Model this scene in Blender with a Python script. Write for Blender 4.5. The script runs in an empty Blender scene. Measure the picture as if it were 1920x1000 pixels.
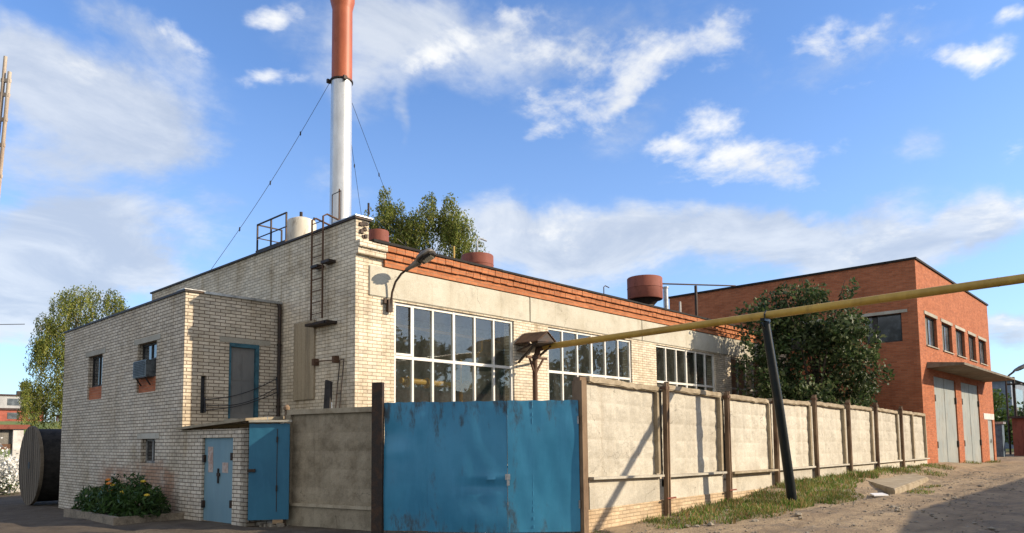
import bpy, bmesh, math, random
import numpy as np
from mathutils import Vector, Matrix
random.seed(7)
S = bpy.context.scene
COL = S.collection
# ------------------------------------------------------------------ camera, light, sky, exposure
CAM_YAW, CAM_PITCH, CAM_ROLL = math.radians(42.894), math.radians(4.660), math.radians(-0.6355)
def cam_axes():
    c, s = math.cos(CAM_YAW), math.sin(CAM_YAW); cp, sp = math.cos(CAM_PITCH), math.sin(CAM_PITCH)
    f = Vector((cp*c, cp*s, sp)); r = Vector((s, -c, 0)); u = r.cross(f)
    cr, sr = math.cos(CAM_ROLL), math.sin(CAM_ROLL)
    return cr*r + sr*u, -sr*r + cr*u, f
_r, _u, _f = cam_axes()
cd = bpy.data.cameras.new('camera'); cam = bpy.data.objects.new('camera', cd); COL.objects.link(cam)
cam.matrix_world = Matrix(((_r.x, _u.x, -_f.x, 0), (_r.y, _u.y, -_f.y, 0), (_r.z, _u.z, -_f.z, 1.75), (0, 0, 0, 1)))
cd.sensor_width = 36; cd.lens = 25.195; cd.shift_y = 0.1108; cd.clip_start = 0.1; cd.clip_end = 3000
S.camera = cam
SUN = Vector((0.69, -1.0, 0.56)).normalized()            # towards the sun
SUN_EL = math.asin(SUN.z); SUN_AZ = math.atan2(SUN.x, SUN.y)
sl = bpy.data.lights.new('sun', 'SUN'); sl.energy = 4.8; sl.angle = math.radians(0.5); sl.color = (1.0, 0.84, 0.64)
so = bpy.data.objects.new('sun', sl); COL.objects.link(so); so.rotation_euler = (-SUN).to_track_quat('-Z', 'Y').to_euler()
S.view_settings.view_transform = 'Standard'; S.view_settings.look = 'None'
S.view_settings.exposure = 0.5; S.view_settings.gamma = 1.0

class NT:
    "tiny node-tree builder"
    def __init__(s, tree): s.t = tree; s.n = tree.nodes; s.l = tree.links
    def add(s, typ, _in=None, **kw):
        nd = s.n.new(typ)
        for k, v in kw.items(): setattr(nd, k, v)
        for k, v in (_in or {}).items():
            sk = nd.inputs[k]
            if isinstance(v, bpy.types.NodeSocket): s.l.new(v, sk)
            else: sk.default_value = v
        return nd
    def math(s, op, a, b=0.0, c=None, clamp=False):
        d = {0: a, 1: b}
        if c is not None: d[2] = c
        return s.add('ShaderNodeMath', d, operation=op, use_clamp=clamp).outputs[0]
    def vm(s, op, a, b=None, out=0):
        d = {0: a}
        if b is not None: d[1] = b
        return s.add('ShaderNodeVectorMath', d, operation=op).outputs[out]
    def mr(s, v, a, b, c=0.0, d=1.0, smooth=True):
        return s.add('ShaderNodeMapRange', {0: v, 1: a, 2: b, 3: c, 4: d}, interpolation_type='SMOOTHSTEP' if smooth else 'LINEAR').outputs[0]
    def mix(s, f, a, b, mode='MIX'):
        nd = s.n.new('ShaderNodeMix'); nd.data_type = 'RGBA'; nd.blend_type = mode
        for k, v in ((0, f), (6, a), (7, b)):
            if isinstance(v, bpy.types.NodeSocket): s.l.new(v, nd.inputs[k])
            else: nd.inputs[k].default_value = (*v, 1) if hasattr(v, '__len__') and len(v) == 3 else v
        return nd.outputs[2]
    def noise(s, vec, scale, detail=4, rough=0.55, dist=0.0, out=0):
        return s.add('ShaderNodeTexNoise', {'Vector': vec, 'Scale': scale, 'Detail': detail, 'Roughness': rough, 'Distortion': dist}).outputs[out]
    def vscale(s, vec, k):
        return s.add('ShaderNodeVectorMath', {0: vec, 'Scale': k}, operation='SCALE').outputs[0]
    def scale(s, vec, sc):
        return s.vm('MULTIPLY', vec, sc)

# clouds: direction (world, unit), half width, half height (radians), tilt, weight
SOFT = [((0.2545,0.8902,0.3779),0.1121,0.0767,0.349,1.0), ((0.1965,0.892,0.4071),0.0656,0.0437,-0.0,0.8), ((0.318,0.8858,0.3381),0.0954,0.0382,0.262,0.6), ((0.2095,0.9303,0.3012),0.0782,0.0279,-0.0,0.55), ((0.2327,0.9481,0.2168),0.1495,0.0518,-0.0,0.85), ((0.2127,0.9649,0.154),0.1005,0.0335,-0.0,0.8), ((0.2851,0.838,0.4652),0.0847,0.0272,-0.349,0.5), ((0.5343,0.6697,0.5157),0.108,0.0432,-0.175,0.45), ((0.5098,0.724,0.4647),0.0653,0.0798,-0.0,0.35), ((0.5628,0.714,0.4166),0.0121,0.0452,-0.0,0.35), ((0.715,0.4855,0.5031),0.1882,0.0579,-0.0,0.4), ((0.8485,0.4569,0.267),0.3923,0.0453,-0.052,0.85), ((0.7539,0.608,0.2488),0.2408,0.0562,-0.087,0.7), ((0.9386,0.2612,0.2252),0.1673,0.0386,0.035,0.75), ((0.9626,0.1327,0.2361),0.0606,0.033,-0.0,0.6), ((0.9829,0.137,0.1229),0.0496,0.0276,-0.0,0.8), ((0.4011,0.8653,0.3006),0.0415,0.0207,-0.175,0.25), ((0.9224,0.1993,0.3308),0.0539,0.0239,-0.175,0.3), ((0.7656,0.4984,0.4069),0.0902,0.0451,0.524,0.3), ((0.6692,0.6776,0.3052),0.1194,0.0318,-0.0,0.4), ((0.8996,0.3351,0.28),0.1724,0.0345,-0.0,0.4), ((0.2853,0.9224,0.2605),0.1598,0.0553,0.087,0.7), ((0.2217,0.9607,0.167),0.1131,0.0509,-0.0,0.8), ((0.3236,0.9243,0.2023),0.0899,0.0321,-0.0,0.5), ((0.3376,0.86,0.3827),0.0905,0.0776,0.524,0.4), ((0.5097,0.7018,0.4977),0.1291,0.0861,-0.0,0.35), ((0.6425,0.6001,0.4766),0.1498,0.0824,-0.175,0.35), ((0.5074,0.7901,0.3438),0.0893,0.0447,-0.175,0.2), ((0.8583,0.2502,0.4479),0.1623,0.0499,-0.0,0.3)]
CRISP = [((0.4315,0.786,0.4427),0.0486,0.0153,0.14,0.8), ((0.4122,0.7535,0.5123),0.0404,0.0161,-0.0,0.75), ((0.6308,0.5747,0.5213),0.0329,0.0161,-0.0,0.7), ((0.5855,0.6483,0.4867),0.0814,0.0267,0.209,0.65), ((0.6978,0.5226,0.4899),0.14,0.0552,-0.436,0.75), ((0.7512,0.4393,0.4926),0.0926,0.0321,-0.087,0.6), ((0.7569,0.4671,0.4569),0.095,0.0292,0.436,0.85), ((0.7881,0.3802,0.4841),0.0586,0.0379,0.698,0.7), ((0.6984,0.5678,0.4357),0.0684,0.0304,0.262,0.75), ((0.734,0.5346,0.4189),0.0986,0.0288,0.349,0.8), ((0.6947,0.6021,0.3935),0.0388,0.0171,0.349,0.6), ((0.8551,0.3825,0.3501),0.1351,0.0462,-0.07,1.0), ((0.8169,0.4123,0.4032),0.0467,0.0252,-0.0,0.85), ((0.8816,0.3255,0.3417),0.0612,0.034,-0.0,0.6), ((0.8051,0.464,0.3694),0.0448,0.0187,-0.0,0.7), ((0.8352,0.2739,0.477),0.0476,0.0254,-0.175,0.75), ((0.8594,0.2269,0.4582),0.0426,0.0243,0.262,0.75), ((0.9029,0.1412,0.406),0.0471,0.0188,-0.14,0.9), ((0.8724,0.2623,0.4124),0.0381,0.0114,-0.087,0.5), ((0.8788,0.2,0.4333),0.0297,0.0178,-0.0,0.4), ((0.8974,0.0979,0.4303),0.0209,0.013,-0.0,0.5), ((0.8709,0.1544,0.4667),0.0447,0.0101,-0.0,0.5), ((0.9635,0.1279,0.2353),0.0492,0.0219,0.262,0.6), ((0.9455,0.1115,0.306),0.016,0.0214,-0.0,0.4), ((0.9362,0.2536,0.2432),0.1277,0.0191,0.07,0.45), ((0.7708,0.5745,0.2753),0.1587,0.0278,-0.07,0.4), ((0.9822,0.1312,0.1344),0.0328,0.012,-0.0,0.4), ((0.2545,0.8756,0.4107),0.0883,0.0294,0.349,0.35), ((0.3157,0.8261,0.4668),0.0625,0.0187,-0.262,0.4)]
w = bpy.data.worlds.new('World'); S.world = w; w.use_nodes = True
nt = NT(w.node_tree); w.node_tree.nodes.clear()
sky = nt.add('ShaderNodeTexSky', sky_type='NISHITA', sun_disc=False, sun_elevation=SUN_EL, sun_rotation=SUN_AZ, altitude=100, air_density=1.0, dust_density=0.6, ozone_density=2.5)
D = nt.add('ShaderNodeTexCoord').outputs['Generated']
wn = nt.noise(D, 5.0, 5, 0.6, out=1)
warp = nt.vscale(nt.vm('SUBTRACT', wn, (0.5, 0.5, 0.5)), 0.11)
DW = nt.vm('ADD', D, warp)
def blobs(lst):
    acc = None
    for (c, a, b, rot, wt) in lst:
        c = Vector(c).normalized(); t = Vector((c.y, -c.x, 0)).normalized(); u = t.cross(c)
        cr, sr = math.cos(rot), math.sin(rot); t2 = t*cr + u*sr; u2 = -t*sr + u*cr
        x = nt.vm('DOT_PRODUCT', DW, tuple(t2/a), out=1); y = nt.vm('DOT_PRODUCT', DW, tuple(u2/b), out=1)
        r = nt.math('SQRT', nt.math('ADD', nt.math('MULTIPLY', x, x), nt.math('MULTIPLY', y, y)))
        v = nt.math('MULTIPLY', nt.mr(r, 1.25, 0.0), wt)
        acc = v if acc is None else nt.math('ADD', acc, v)
    return acc
sx = nt.add('ShaderNodeSeparateXYZ', {0: D})
inv = nt.math('DIVIDE', 1.0, nt.math('ADD', nt.math('MAXIMUM', sx.outputs[2], 0.0), 0.22))
P2 = nt.vscale(D, inv)
f1 = nt.noise(P2, 2.6, 8, 0.62, 0.5)
f2 = nt.noise(P2, 9.0, 6, 0.6, 0.3)
fb = nt.math('ADD', nt.math('MULTIPLY', f1, 0.7), nt.math('MULTIPLY', f2, 0.3))
f3 = nt.noise(P2, 26.0, 4, 0.6, 0.2)
fb2 = nt.math('ADD', nt.math('ADD', nt.math('MULTIPLY', f1, 0.50), nt.math('MULTIPLY', f2, 0.33)), nt.math('MULTIPLY', f3, 0.17))
bs = blobs(SOFT); bc = blobs(CRISP)
behind = nt.math('MULTIPLY', nt.mr(nt.vm('DOT_PRODUCT', D, (-0.73, -0.68, 0.0), out=1), -0.15, 0.45), nt.mr(sx.outputs[2], 0.0, 0.25))  # unseen cloud cover added behind the camera to lift and neutralise the shade
bs = nt.math('ADD', bs, nt.math('MULTIPLY', behind, 1.1))
def cov(bl, k, off, wd, mx): return nt.math('MULTIPLY', nt.mr(nt.math('ADD', bl, nt.math('MULTIPLY', nt.math('SUBTRACT', fb2, 0.5), k)), off, off+wd, 0.0, mx), nt.mr(bl, 0.0, 0.3))
soft = cov(nt.math('MULTIPLY', bs, 1.4), 2.6, 0.05, 1.10, 0.84)
crisp = cov(bc, 5.2, 0.22, 1.15, 0.95)
hi = nt.mr(f1, 0.36, 0.66)
softcol = nt.mix(nt.math('MULTIPLY', behind, 0.8), nt.mix(hi, (3.0, 3.4, 4.1), (4.5, 4.75, 5.1)), (5.4, 5.15, 4.9))
skyb = nt.mix(1.0, sky.outputs[0], (0.90, 1.12, 1.42), 'MULTIPLY')
hz = nt.mr(sx.outputs[2], 0.46, 0.0, 0.02, 0.36, smooth=False)
skyb = nt.mix(hz, skyb, (3.6, 4.3, 5.4))
c1 = nt.mix(soft, skyb, softcol)
c2 = nt.mix(crisp, c1, nt.mix(hi, (4.6, 4.8, 5.1), (5.9, 5.9, 5.8)))
bg = nt.add('ShaderNodeBackground', {'Color': c2, 'Strength': 0.13})
nt.l.new(bg.outputs[0], nt.add('ShaderNodeOutputWorld').inputs[0])

# ------------------------------------------------------------------ materials
MATS = {}
def newmat(name):
    m = bpy.data.materials.new(name); m.use_nodes = True; m.node_tree.nodes.clear(); n = NT(m.node_tree)
    out = n.add('ShaderNodeOutputMaterial'); MATS[name] = m
    return m, n, out
def princ(n, out, col, rough=0.8, metal=0.0, bump=None, bstr=0.3, bdist=0.01, spec=0.3):
    p = n.add('ShaderNodeBsdfPrincipled', {'Roughness': rough, 'Metallic': metal, 'Specular IOR Level': spec})
    if isinstance(col, bpy.types.NodeSocket): n.l.new(col, p.inputs['Base Color'])
    else: p.inputs['Base Color'].default_value = (*col, 1)
    if bump is not None:
        b = n.add('ShaderNodeBump', {'Height': bump, 'Strength': bstr, 'Distance': bdist}); n.l.new(b.outputs[0], p.inputs['Normal'])
    n.l.new(p.outputs[0], out.inputs[0]); return p
def geo(n): return n.add('ShaderNodeNewGeometry').outputs['Position']
def brick_mat(name, ca, cb, mortar, stain, stain_amt=0.5, msize=0.013, row=0.083, wid=0.262, patch=None, streak=0.4):
    m, n, out = newmat(name)
    uv = n.add('ShaderNodeUVMap').outputs[0]; pos = geo(n)
    jit = n.vscale(n.vm('SUBTRACT', n.noise(uv, 9.0, 2, out=1), (0.5, 0.5, 0.5)), 0.012)
    bt = n.add('ShaderNodeTexBrick', {'Vector': n.vm('ADD', uv, jit), 'Color1': (*ca, 1), 'Color2': (*cb, 1), 'Mortar': (*mortar, 1), 'Scale': 1.0, 'Mortar Size': msize, 'Mortar Smooth': 0.25, 'Bias': -0.1, 'Brick Width': wid, 'Row Height': row})
    # a second, per-brick tone from a cell-like noise of the same size
    cell = n.add('ShaderNodeTexBrick', {'Vector': n.vm('ADD', uv, (13.1, 4.9, 0)), 'Color1': (0.72, 0.72, 0.72, 1), 'Color2': (1.12, 1.1, 1.06, 1), 'Mortar': (1, 1, 1, 1), 'Scale': 1.0, 'Mortar Size': 0.0, 'Brick Width': wid, 'Row Height': row, 'Bias': 0.25})
    c = n.mix(0.75, bt.outputs[0], cell.outputs[0], 'MULTIPLY')
    fine = n.mr(n.noise(uv, 40.0, 3, 0.7), 0.3, 0.7, 0.86, 1.1)
    c = n.mix(1.0, c, n.add('ShaderNodeCombineColor', {0: fine, 1: fine, 2: fine}).outputs[0], 'MULTIPLY')
    big = n.mr(n.noise(pos, 0.55, 6, 0.62), 0.42, 0.72)
    st = n.mr(n.noise(n.scale(pos, (2.2, 2.2, 0.14)), 1.5, 6, 0.7), 0.46, 0.72)
    f = n.math('ADD', n.math('MULTIPLY', big, stain_amt), n.math('MULTIPLY', st, streak), clamp=True)
    c = n.mix(f, c, n.mix(1.0, c, stain, 'MULTIPLY'))
    if patch:     # courses laid in another brick: (axis index, lo, hi, top z, colour)
        ax, lo, hi, top, pc = patch
        s = n.add('ShaderNodeSeparateXYZ', {0: n.vm('ADD', pos, n.vm('SUBTRACT', n.noise(pos, 1.7, 4, out=1), (0.5, 0.5, 0.5)))})
        a = s.outputs[ax]; k = n.math('MULTIPLY', n.mr(a, lo, lo + 0.5), n.mr(a, hi, hi - 0.5))
        k = n.math('MULTIPLY', k, n.mr(s.outputs[2], top + 0.15, top - 0.2))
        k = n.math('MULTIPLY', n.math('MULTIPLY', k, n.math('SUBTRACT', 1.0, bt.outputs[1])), n.mr(n.noise(pos, 2.2, 5, 0.7), 0.3, 0.6, 0.1, 0.62))
        c = n.mix(k, c, pc)
    h = n.math('ADD', n.math('SUBTRACT', 1.0, bt.outputs[1]), n.math('MULTIPLY', n.noise(uv, 60.0, 3), 0.35))
    princ(n, out, c, 0.9, bump=h, bstr=0.75, bdist=0.012, spec=0.15); return m
def plain(name, col, rough=0.7, metal=0.0, var=0.25, scale=6.0, col2=None, bstr=0.15, spec=0.3, streak=False, lo=0.4, hi=0.7):
    m, n, out = newmat(name); pos = geo(n)
    v = n.scale(pos, (1, 1, 0.12)) if streak else pos
    nz = n.noise(v, scale, 6, 0.65)
    c2 = col2 or tuple(x*(1-var*1.6) for x in col)
    c = n.mix(n.mr(nz, lo, hi), col, c2)
    g = n.mr(n.noise(pos, scale*7, 3, 0.7), 0.3, 0.7, 1-var*0.5, 1+var*0.4)
    c = n.mix(1.0, c, n.add('ShaderNodeCombineColor', {0: g, 1: g, 2: g}).outputs[0], 'MULTIPLY')
    princ(n, out, c, rough, metal, bump=n.noise(pos, scale*5, 4, 0.7), bstr=bstr, bdist=0.01, spec=spec); return m
def concrete(name, col, col2, warm, scale=1.3):
    m, n, out = newmat(name); pos = geo(n)
    a = n.mr(n.noise(pos, scale, 7, 0.65), 0.35, 0.7); st = n.mr(n.noise(n.scale(pos, (2.2, 2.2, 0.12)), 1.6, 6, 0.7), 0.5, 0.78)
    c = n.mix(a, col, col2); c = n.mix(n.math('MULTIPLY', st, 0.55), c, warm)
    g = n.mr(n.noise(pos, 38, 4, 0.75), 0.3, 0.7, 0.85, 1.1)
    c = n.mix(1.0, c, n.add('ShaderNodeCombineColor', {0: g, 1: g, 2: g}).outputs[0], 'MULTIPLY')
    pit = n.mr(n.add('ShaderNodeTexVoronoi', {'Vector': pos, 'Scale': 16.0}).outputs[0], 0.0, 0.13)
    c = n.mix(n.math('MULTIPLY', n.math('SUBTRACT', 1.0, pit), 0.35), c, tuple(x*0.5 for x in col2))
    oi = n.add('ShaderNodeObjectInfo').outputs['Random']; ov = n.mr(oi, 0, 1, 0.86, 1.08, smooth=False)
    c = n.mix(1.0, c, n.add('ShaderNodeCombineColor', {0: ov, 1: ov, 2: n.math('MULTIPLY', ov, 0.985)}).outputs[0], 'MULTIPLY')
    ck = n.add('ShaderNodeTexVoronoi', {'Vector': n.vm('ADD', pos, n.vscale(n.noise(pos, 3.0, 4, out=1), 0.5)), 'Scale': 0.85}, feature='DISTANCE_TO_EDGE').outputs[0]
    ck = n.math('MULTIPLY', n.mr(ck, 0.007, 0.002), n.mr(n.noise(pos, 0.8, 2), 0.52, 0.6)); c = n.mix(n.math('MULTIPLY', ck, 0.6), c, tuple(x*0.3 for x in col2))
    blot = n.mr(n.noise(pos, 3.6, 5, 0.7), 0.5, 0.75); c = n.mix(n.math('MULTIPLY', blot, 0.4), c, tuple(x*0.62 for x in col2))
    princ(n, out, c, 0.92, bump=n.math('ADD', n.noise(pos, 22, 5, 0.7), n.math('MULTIPLY', pit, 0.4)), bstr=0.5, bdist=0.012, spec=0.15); return m
def rusty_paint(name, col, col2, rust, amt_lo=0.55, amt_hi=0.72, rough=0.45, rustz=None, scale=1.1, spec=0.4):
    m, n, out = newmat(name); pos = geo(n)
    a = n.mr(n.noise(pos, 0.9, 4, 0.6), 0.3, 0.7); c = n.mix(a, col, col2)
    fade = n.mr(n.noise(n.scale(pos, (3, 3, 0.5)), 2.0, 5, 0.7), 0.4, 0.8); c = n.mix(n.math('MULTIPLY', fade, 0.35), c, tuple(min(1, x*1.5+0.02) for x in col))
    r = n.noise(n.scale(pos, (1.6, 1.6, 0.55)), scale*2.2, 8, 0.72)
    if rustz:
        s = n.add('ShaderNodeSeparateXYZ', {0: pos})
        band = n.math('ADD', n.mr(s.outputs[2], rustz[0], rustz[1], 0.0, 0.13), n.mr(s.outputs[2], 0.75, 0.0, 0.0, 0.09)); r = n.math('ADD', r, band)
    k = n.mr(r, amt_lo, amt_hi)
    c = n.mix(n.math('MULTIPLY', k, 0.88), c, n.mix(n.noise(pos, 14, 4), rust, tuple(x*0.4 for x in rust)))
    rg = n.mr(k, 0, 1, rough, 0.9, smooth=False)
    p = princ(n, out, c, 0.5, bump=n.math('ADD', n.noise(pos, 5, 3), n.math('MULTIPLY', k, -0.3)), bstr=0.25, bdist=0.01, spec=spec)
    n.l.new(rg, p.inputs['Roughness']); return m
brick_mat('white_brick', (0.74, 0.665, 0.535), (0.62, 0.55, 0.435), (0.34, 0.28, 0.205), (0.60, 0.54, 0.45), 0.6, msize=0.0085, streak=0.65)
brick_mat('annex_brick', (0.64, 0.575, 0.475), (0.52, 0.46, 0.37), (0.19, 0.15, 0.115), (0.62, 0.55, 0.44), 0.6, msize=0.0105, patch=(1, 17.0, 22.6, 1.15, (0.33, 0.13, 0.055)))
brick_mat('red_brick', (0.45, 0.16, 0.078), (0.36, 0.115, 0.055), (0.36, 0.18, 0.11), (0.75, 0.68, 0.62), 0.4, msize=0.009, row=0.077, streak=0.5)
brick_mat('orange_brick', (0.48, 0.19, 0.088), (0.39, 0.145, 0.066), (0.36, 0.20, 0.12), (0.75, 0.68, 0.6), 0.35, msize=0.010, row=0.085)
brick_mat('low_brick', (0.60, 0.48, 0.33), (0.48, 0.37, 0.25), (0.40, 0.31, 0.21), (0.7, 0.6, 0.48), 0.6, msize=0.009, row=0.068, wid=0.25)
concrete('band_concrete', (0.52, 0.49, 0.41), (0.43, 0.395, 0.315), (0.33, 0.285, 0.20))
concrete('fence_concrete', (0.56, 0.525, 0.445), (0.43, 0.40, 0.335), (0.36, 0.31, 0.235))
concrete('grey_concrete', (0.34, 0.285, 0.205), (0.22, 0.18, 0.125), (0.14, 0.11, 0.075), 1.8)
concrete('canopy_concrete', (0.22, 0.19, 0.15), (0.14, 0.12, 0.09), (0.10, 0.08, 0.06), 1.8)  # darkened as a whole, so the underside's shade sits in the colour
concrete('rim_concrete', (0.40, 0.34, 0.25), (0.27, 0.22, 0.15), (0.20, 0.15, 0.10), 2.5)
concrete('lintel_concrete', (0.45, 0.43, 0.37), (0.36, 0.33, 0.27), (0.28, 0.25, 0.2))
rusty_paint('gate_blue', (0.028, 0.175, 0.305), (0.045, 0.235, 0.385), (0.075, 0.058, 0.04), 0.575, 0.76, 0.34, (1.6, 2.45), 0.9)
rusty_paint('door_blue', (0.016, 0.110, 0.190), (0.024, 0.140, 0.225), (0.10, 0.055, 0.03), 0.66, 0.80, 0.5)
rusty_paint('door_lightblue', (0.125, 0.225, 0.275), (0.155, 0.255, 0.295), (0.16, 0.11, 0.075), 0.64, 0.80, 0.6)
rusty_paint('door_grey', (0.13, 0.135, 0.135), (0.19, 0.18, 0.165), (0.12, 0.085, 0.06), 0.55, 0.8, 0.6)
rusty_paint('garage_grey', (0.215, 0.245, 0.24), (0.285, 0.30, 0.275), (0.30, 0.235, 0.15), 0.50, 0.78, 0.6, (9, 9.5))
rusty_paint('rust_red', (0.17, 0.046, 0.028), (0.23, 0.066, 0.04), (0.10, 0.034, 0.018), 0.5, 0.75, 0.75)
rusty_paint('rust_brown', (0.085, 0.045, 0.024), (0.12, 0.06, 0.03), (0.06, 0.03, 0.018), 0.45, 0.7, 0.8)
rusty_paint('post_brown', (0.20, 0.135, 0.08), (0.13, 0.082, 0.048), (0.07, 0.035, 0.02), 0.45, 0.7, 0.8)
rusty_paint('pipe_yellow', (0.44, 0.285, 0.052), (0.35, 0.21, 0.038), (0.17, 0.095, 0.03), 0.56, 0.82, 0.45)
rusty_paint('pipe_indoor', (0.33, 0.18, 0.012), (0.26, 0.13, 0.01), (0.15, 0.08, 0.02), 0.6, 0.85, 0.6)
rusty_paint('chimney_red', (0.38, 0.098, 0.038), (0.32, 0.075, 0.030), (0.20, 0.05, 0.028), 0.55, 0.85, 0.5)
rusty_paint('chimney_silver', (0.60, 0.61, 0.61), (0.50, 0.51, 0.51), (0.34, 0.24, 0.15), 0.66, 0.9, 0.36)
MATS['chimney_silver'].node_tree.nodes['Principled BSDF'].inputs['Metallic'].default_value = 0.55
rusty_paint('tank_white', (0.60, 0.56, 0.46), (0.50, 0.44, 0.35), (0.26, 0.17, 0.09), 0.50, 0.72, 0.5)
plain('pole_black', (0.005, 0.009, 0.010), 0.38, 0.0, 0.4, 3.0, (0.014, 0.015, 0.014), spec=0.22)
plain('roof_black', (0.025, 0.022, 0.02), 0.85, 0, 0.3, 4)
plain('dark_metal', (0.035, 0.028, 0.024), 0.6, 0.3, 0.5, 7, (0.07, 0.04, 0.025))
plain('flashing', (0.42, 0.43, 0.43), 0.4, 0.6, 0.3, 5)
plain('lamp_metal', (0.20, 0.185, 0.16), 0.5, 0.3, 0.4, 9, (0.10, 0.08, 0.06))
plain('lamp_dark', (0.03, 0.025, 0.02), 0.6, 0.2, 0.4, 9)
plain('lamp_glass', (0.22, 0.20, 0.15), 0.25, 0.0, 0.4, 9, spec=0.5)
plain('wire', (0.03, 0.03, 0.035), 0.6)
plain('board_beige', (0.36, 0.295, 0.20), 0.85, 0, 0.25, 3, streak=True)
plain('plank_dark', (0.035, 0.03, 0.026), 0.8, 0, 0.3, 4)
plain('wood_grey', (0.50, 0.43, 0.35), 0.9, 0, 0.3, 4, (0.33, 0.25, 0.19), streak=True)
plain('drum_wood', (0.16, 0.125, 0.085), 0.9, 0, 0.4, 3, (0.085, 0.062, 0.04), streak=True)
plain('drum_dark', (0.035, 0.03, 0.025), 0.9, 0, 0.4, 4)
plain('white_paint', (0.74, 0.72, 0.66), 0.45, 0, 0.10, 3, (0.62, 0.59, 0.52), bstr=0.03)
plain('worn_frame', (0.30, 0.29, 0.27), 0.6, 0, 0.4, 4)
plain('dark_frame', (0.055, 0.05, 0.045), 0.7, 0, 0.4, 6)
plain('frame_blue', (0.04, 0.125, 0.17), 0.5, 0, 0.3, 5)
plain('curtain_grey', (0.20, 0.19, 0.165), 0.8, 0, 0.4, 2, (0.09, 0.085, 0.075), streak=True)
plain('ac_metal', (0.13, 0.145, 0.15), 0.5, 0.2, 0.4, 8)
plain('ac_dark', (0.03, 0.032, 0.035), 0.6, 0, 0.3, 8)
plain('paper', (0.46, 0.38, 0.33), 0.9, 0, 0.35, 12, (0.32, 0.2, 0.16))
plain('white_litter', (0.75, 0.75, 0.75), 0.6, 0, 0.05, 5)
plain('interior', (0.36, 0.41, 0.38), 0.9, 0, 0.4, 1.0, (0.16, 0.20, 0.185))
plain('interior_floor', (0.22, 0.21, 0.19), 0.9, 0, 0.4, 1.0)
plain('boiler', (0.14, 0.20, 0.19), 0.6, 0.2, 0.4, 2)
plain('bark_birch', (0.42, 0.38, 0.32), 0.9, 0, 0.6, 3, (0.06, 0.05, 0.04))
plain('bark_brown', (0.085, 0.062, 0.045), 0.95, 0, 0.5, 6)
plain('soil', (0.05, 0.035, 0.024), 0.95, 0, 0.5, 6)
plain('kerb', (0.26, 0.21, 0.15), 0.92, 0, 0.5, 3, (0.15, 0.12, 0.085))
plain('stone', (0.30, 0.26, 0.2), 0.92, 0, 0.4, 7)
plain('far_wall_grey', (0.40, 0.40, 0.40), 0.9, 0, 0.15, 0.5)
plain('far_wall_red', (0.34, 0.10, 0.07), 0.9, 0, 0.3, 0.5)
plain('far_wall_blue', (0.20, 0.24, 0.30), 0.85, 0, 0.3, 0.6)
plain('far_roof', (0.07, 0.045, 0.04), 0.85, 0, 0.3, 1)
plain('cabinet_blue', (0.10, 0.15, 0.20), 0.6, 0, 0.3, 3)
plain('whitewash', (0.62, 0.60, 0.56), 0.8, 0, 0.2, 2)
plain('hedge_ground', (0.10, 0.15, 0.03), 0.95, 0, 0.5, 0.4, (0.20, 0.20, 0.055))
plain('petal_orange', (0.62, 0.20, 0.02), 0.7, 0, 0.2, 20)
plain('petal_yellow', (0.65, 0.45, 0.04), 0.7, 0, 0.2, 20)
plain('petal_white', (0.72, 0.72, 0.68), 0.7, 0, 0.2, 20)

def glass_mat(name, trans=0.66, dust=0.05, tint=(0.80, 0.86, 0.84)):
    m, n, out = newmat(name); pos = geo(n)
    g_ = n.add('ShaderNodeNewGeometry'); cs = n.math('ABSOLUTE', n.vm('DOT_PRODUCT', g_.outputs['Incoming'], g_.outputs['Normal'], out=1))
    fr = n.math('ADD', 0.045, n.math('MULTIPLY', 0.95, n.math('POWER', n.math('SUBTRACT', 1.0, cs), 5.0)))
    wob = n.add('ShaderNodeBump', {'Height': n.noise(pos, 0.8, 2), 'Strength': 0.05, 'Distance': 0.05}).outputs[0]
    gl = n.add('ShaderNodeBsdfGlossy', {'Roughness': 0.015, 'Color': (0.9, 0.93, 0.95, 1), 'Normal': wob}).outputs[0]
    tr = n.add('ShaderNodeBsdfTransparent', {'Color': (*tint, 1)}).outputs[0]
    k = n.math('ADD', n.math('MULTIPLY', fr, 1.7), 0.01, clamp=True)
    a = n.add('ShaderNodeMixShader', {0: k, 1: tr, 2: gl}).outputs[0]
    df = n.add('ShaderNodeBsdfDiffuse', {'Color': (0.36, 0.36, 0.31, 1)}).outputs[0]
    d = n.mr(n.noise(n.scale(pos, (1, 1, 0.3)), 2.4, 6, 0.7), 0.3, 0.75, dust*0.5, dust*2.2)
    n.l.new(n.add('ShaderNodeMixShader', {0: d, 1: a, 2: df}).outputs[0], out.inputs[0]); return m
glass_mat('hall_glass')
def darkglass(name, col=(0.02, 0.024, 0.027), rough=0.06):
    m, n, out = newmat(name); pos = geo(n)
    wob = n.noise(pos, 1.5, 3)
    c = n.mix(n.mr(n.noise(pos, 1.7, 5), 0.4, 0.7), col, tuple(x*2.6 for x in col))
    p = princ(n, out, c, rough, bump=wob, bstr=0.06, bdist=0.04, spec=0.8); return m
darkglass('dark_glass')
darkglass('far_glass', (0.05, 0.055, 0.06), 0.15)

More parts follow.
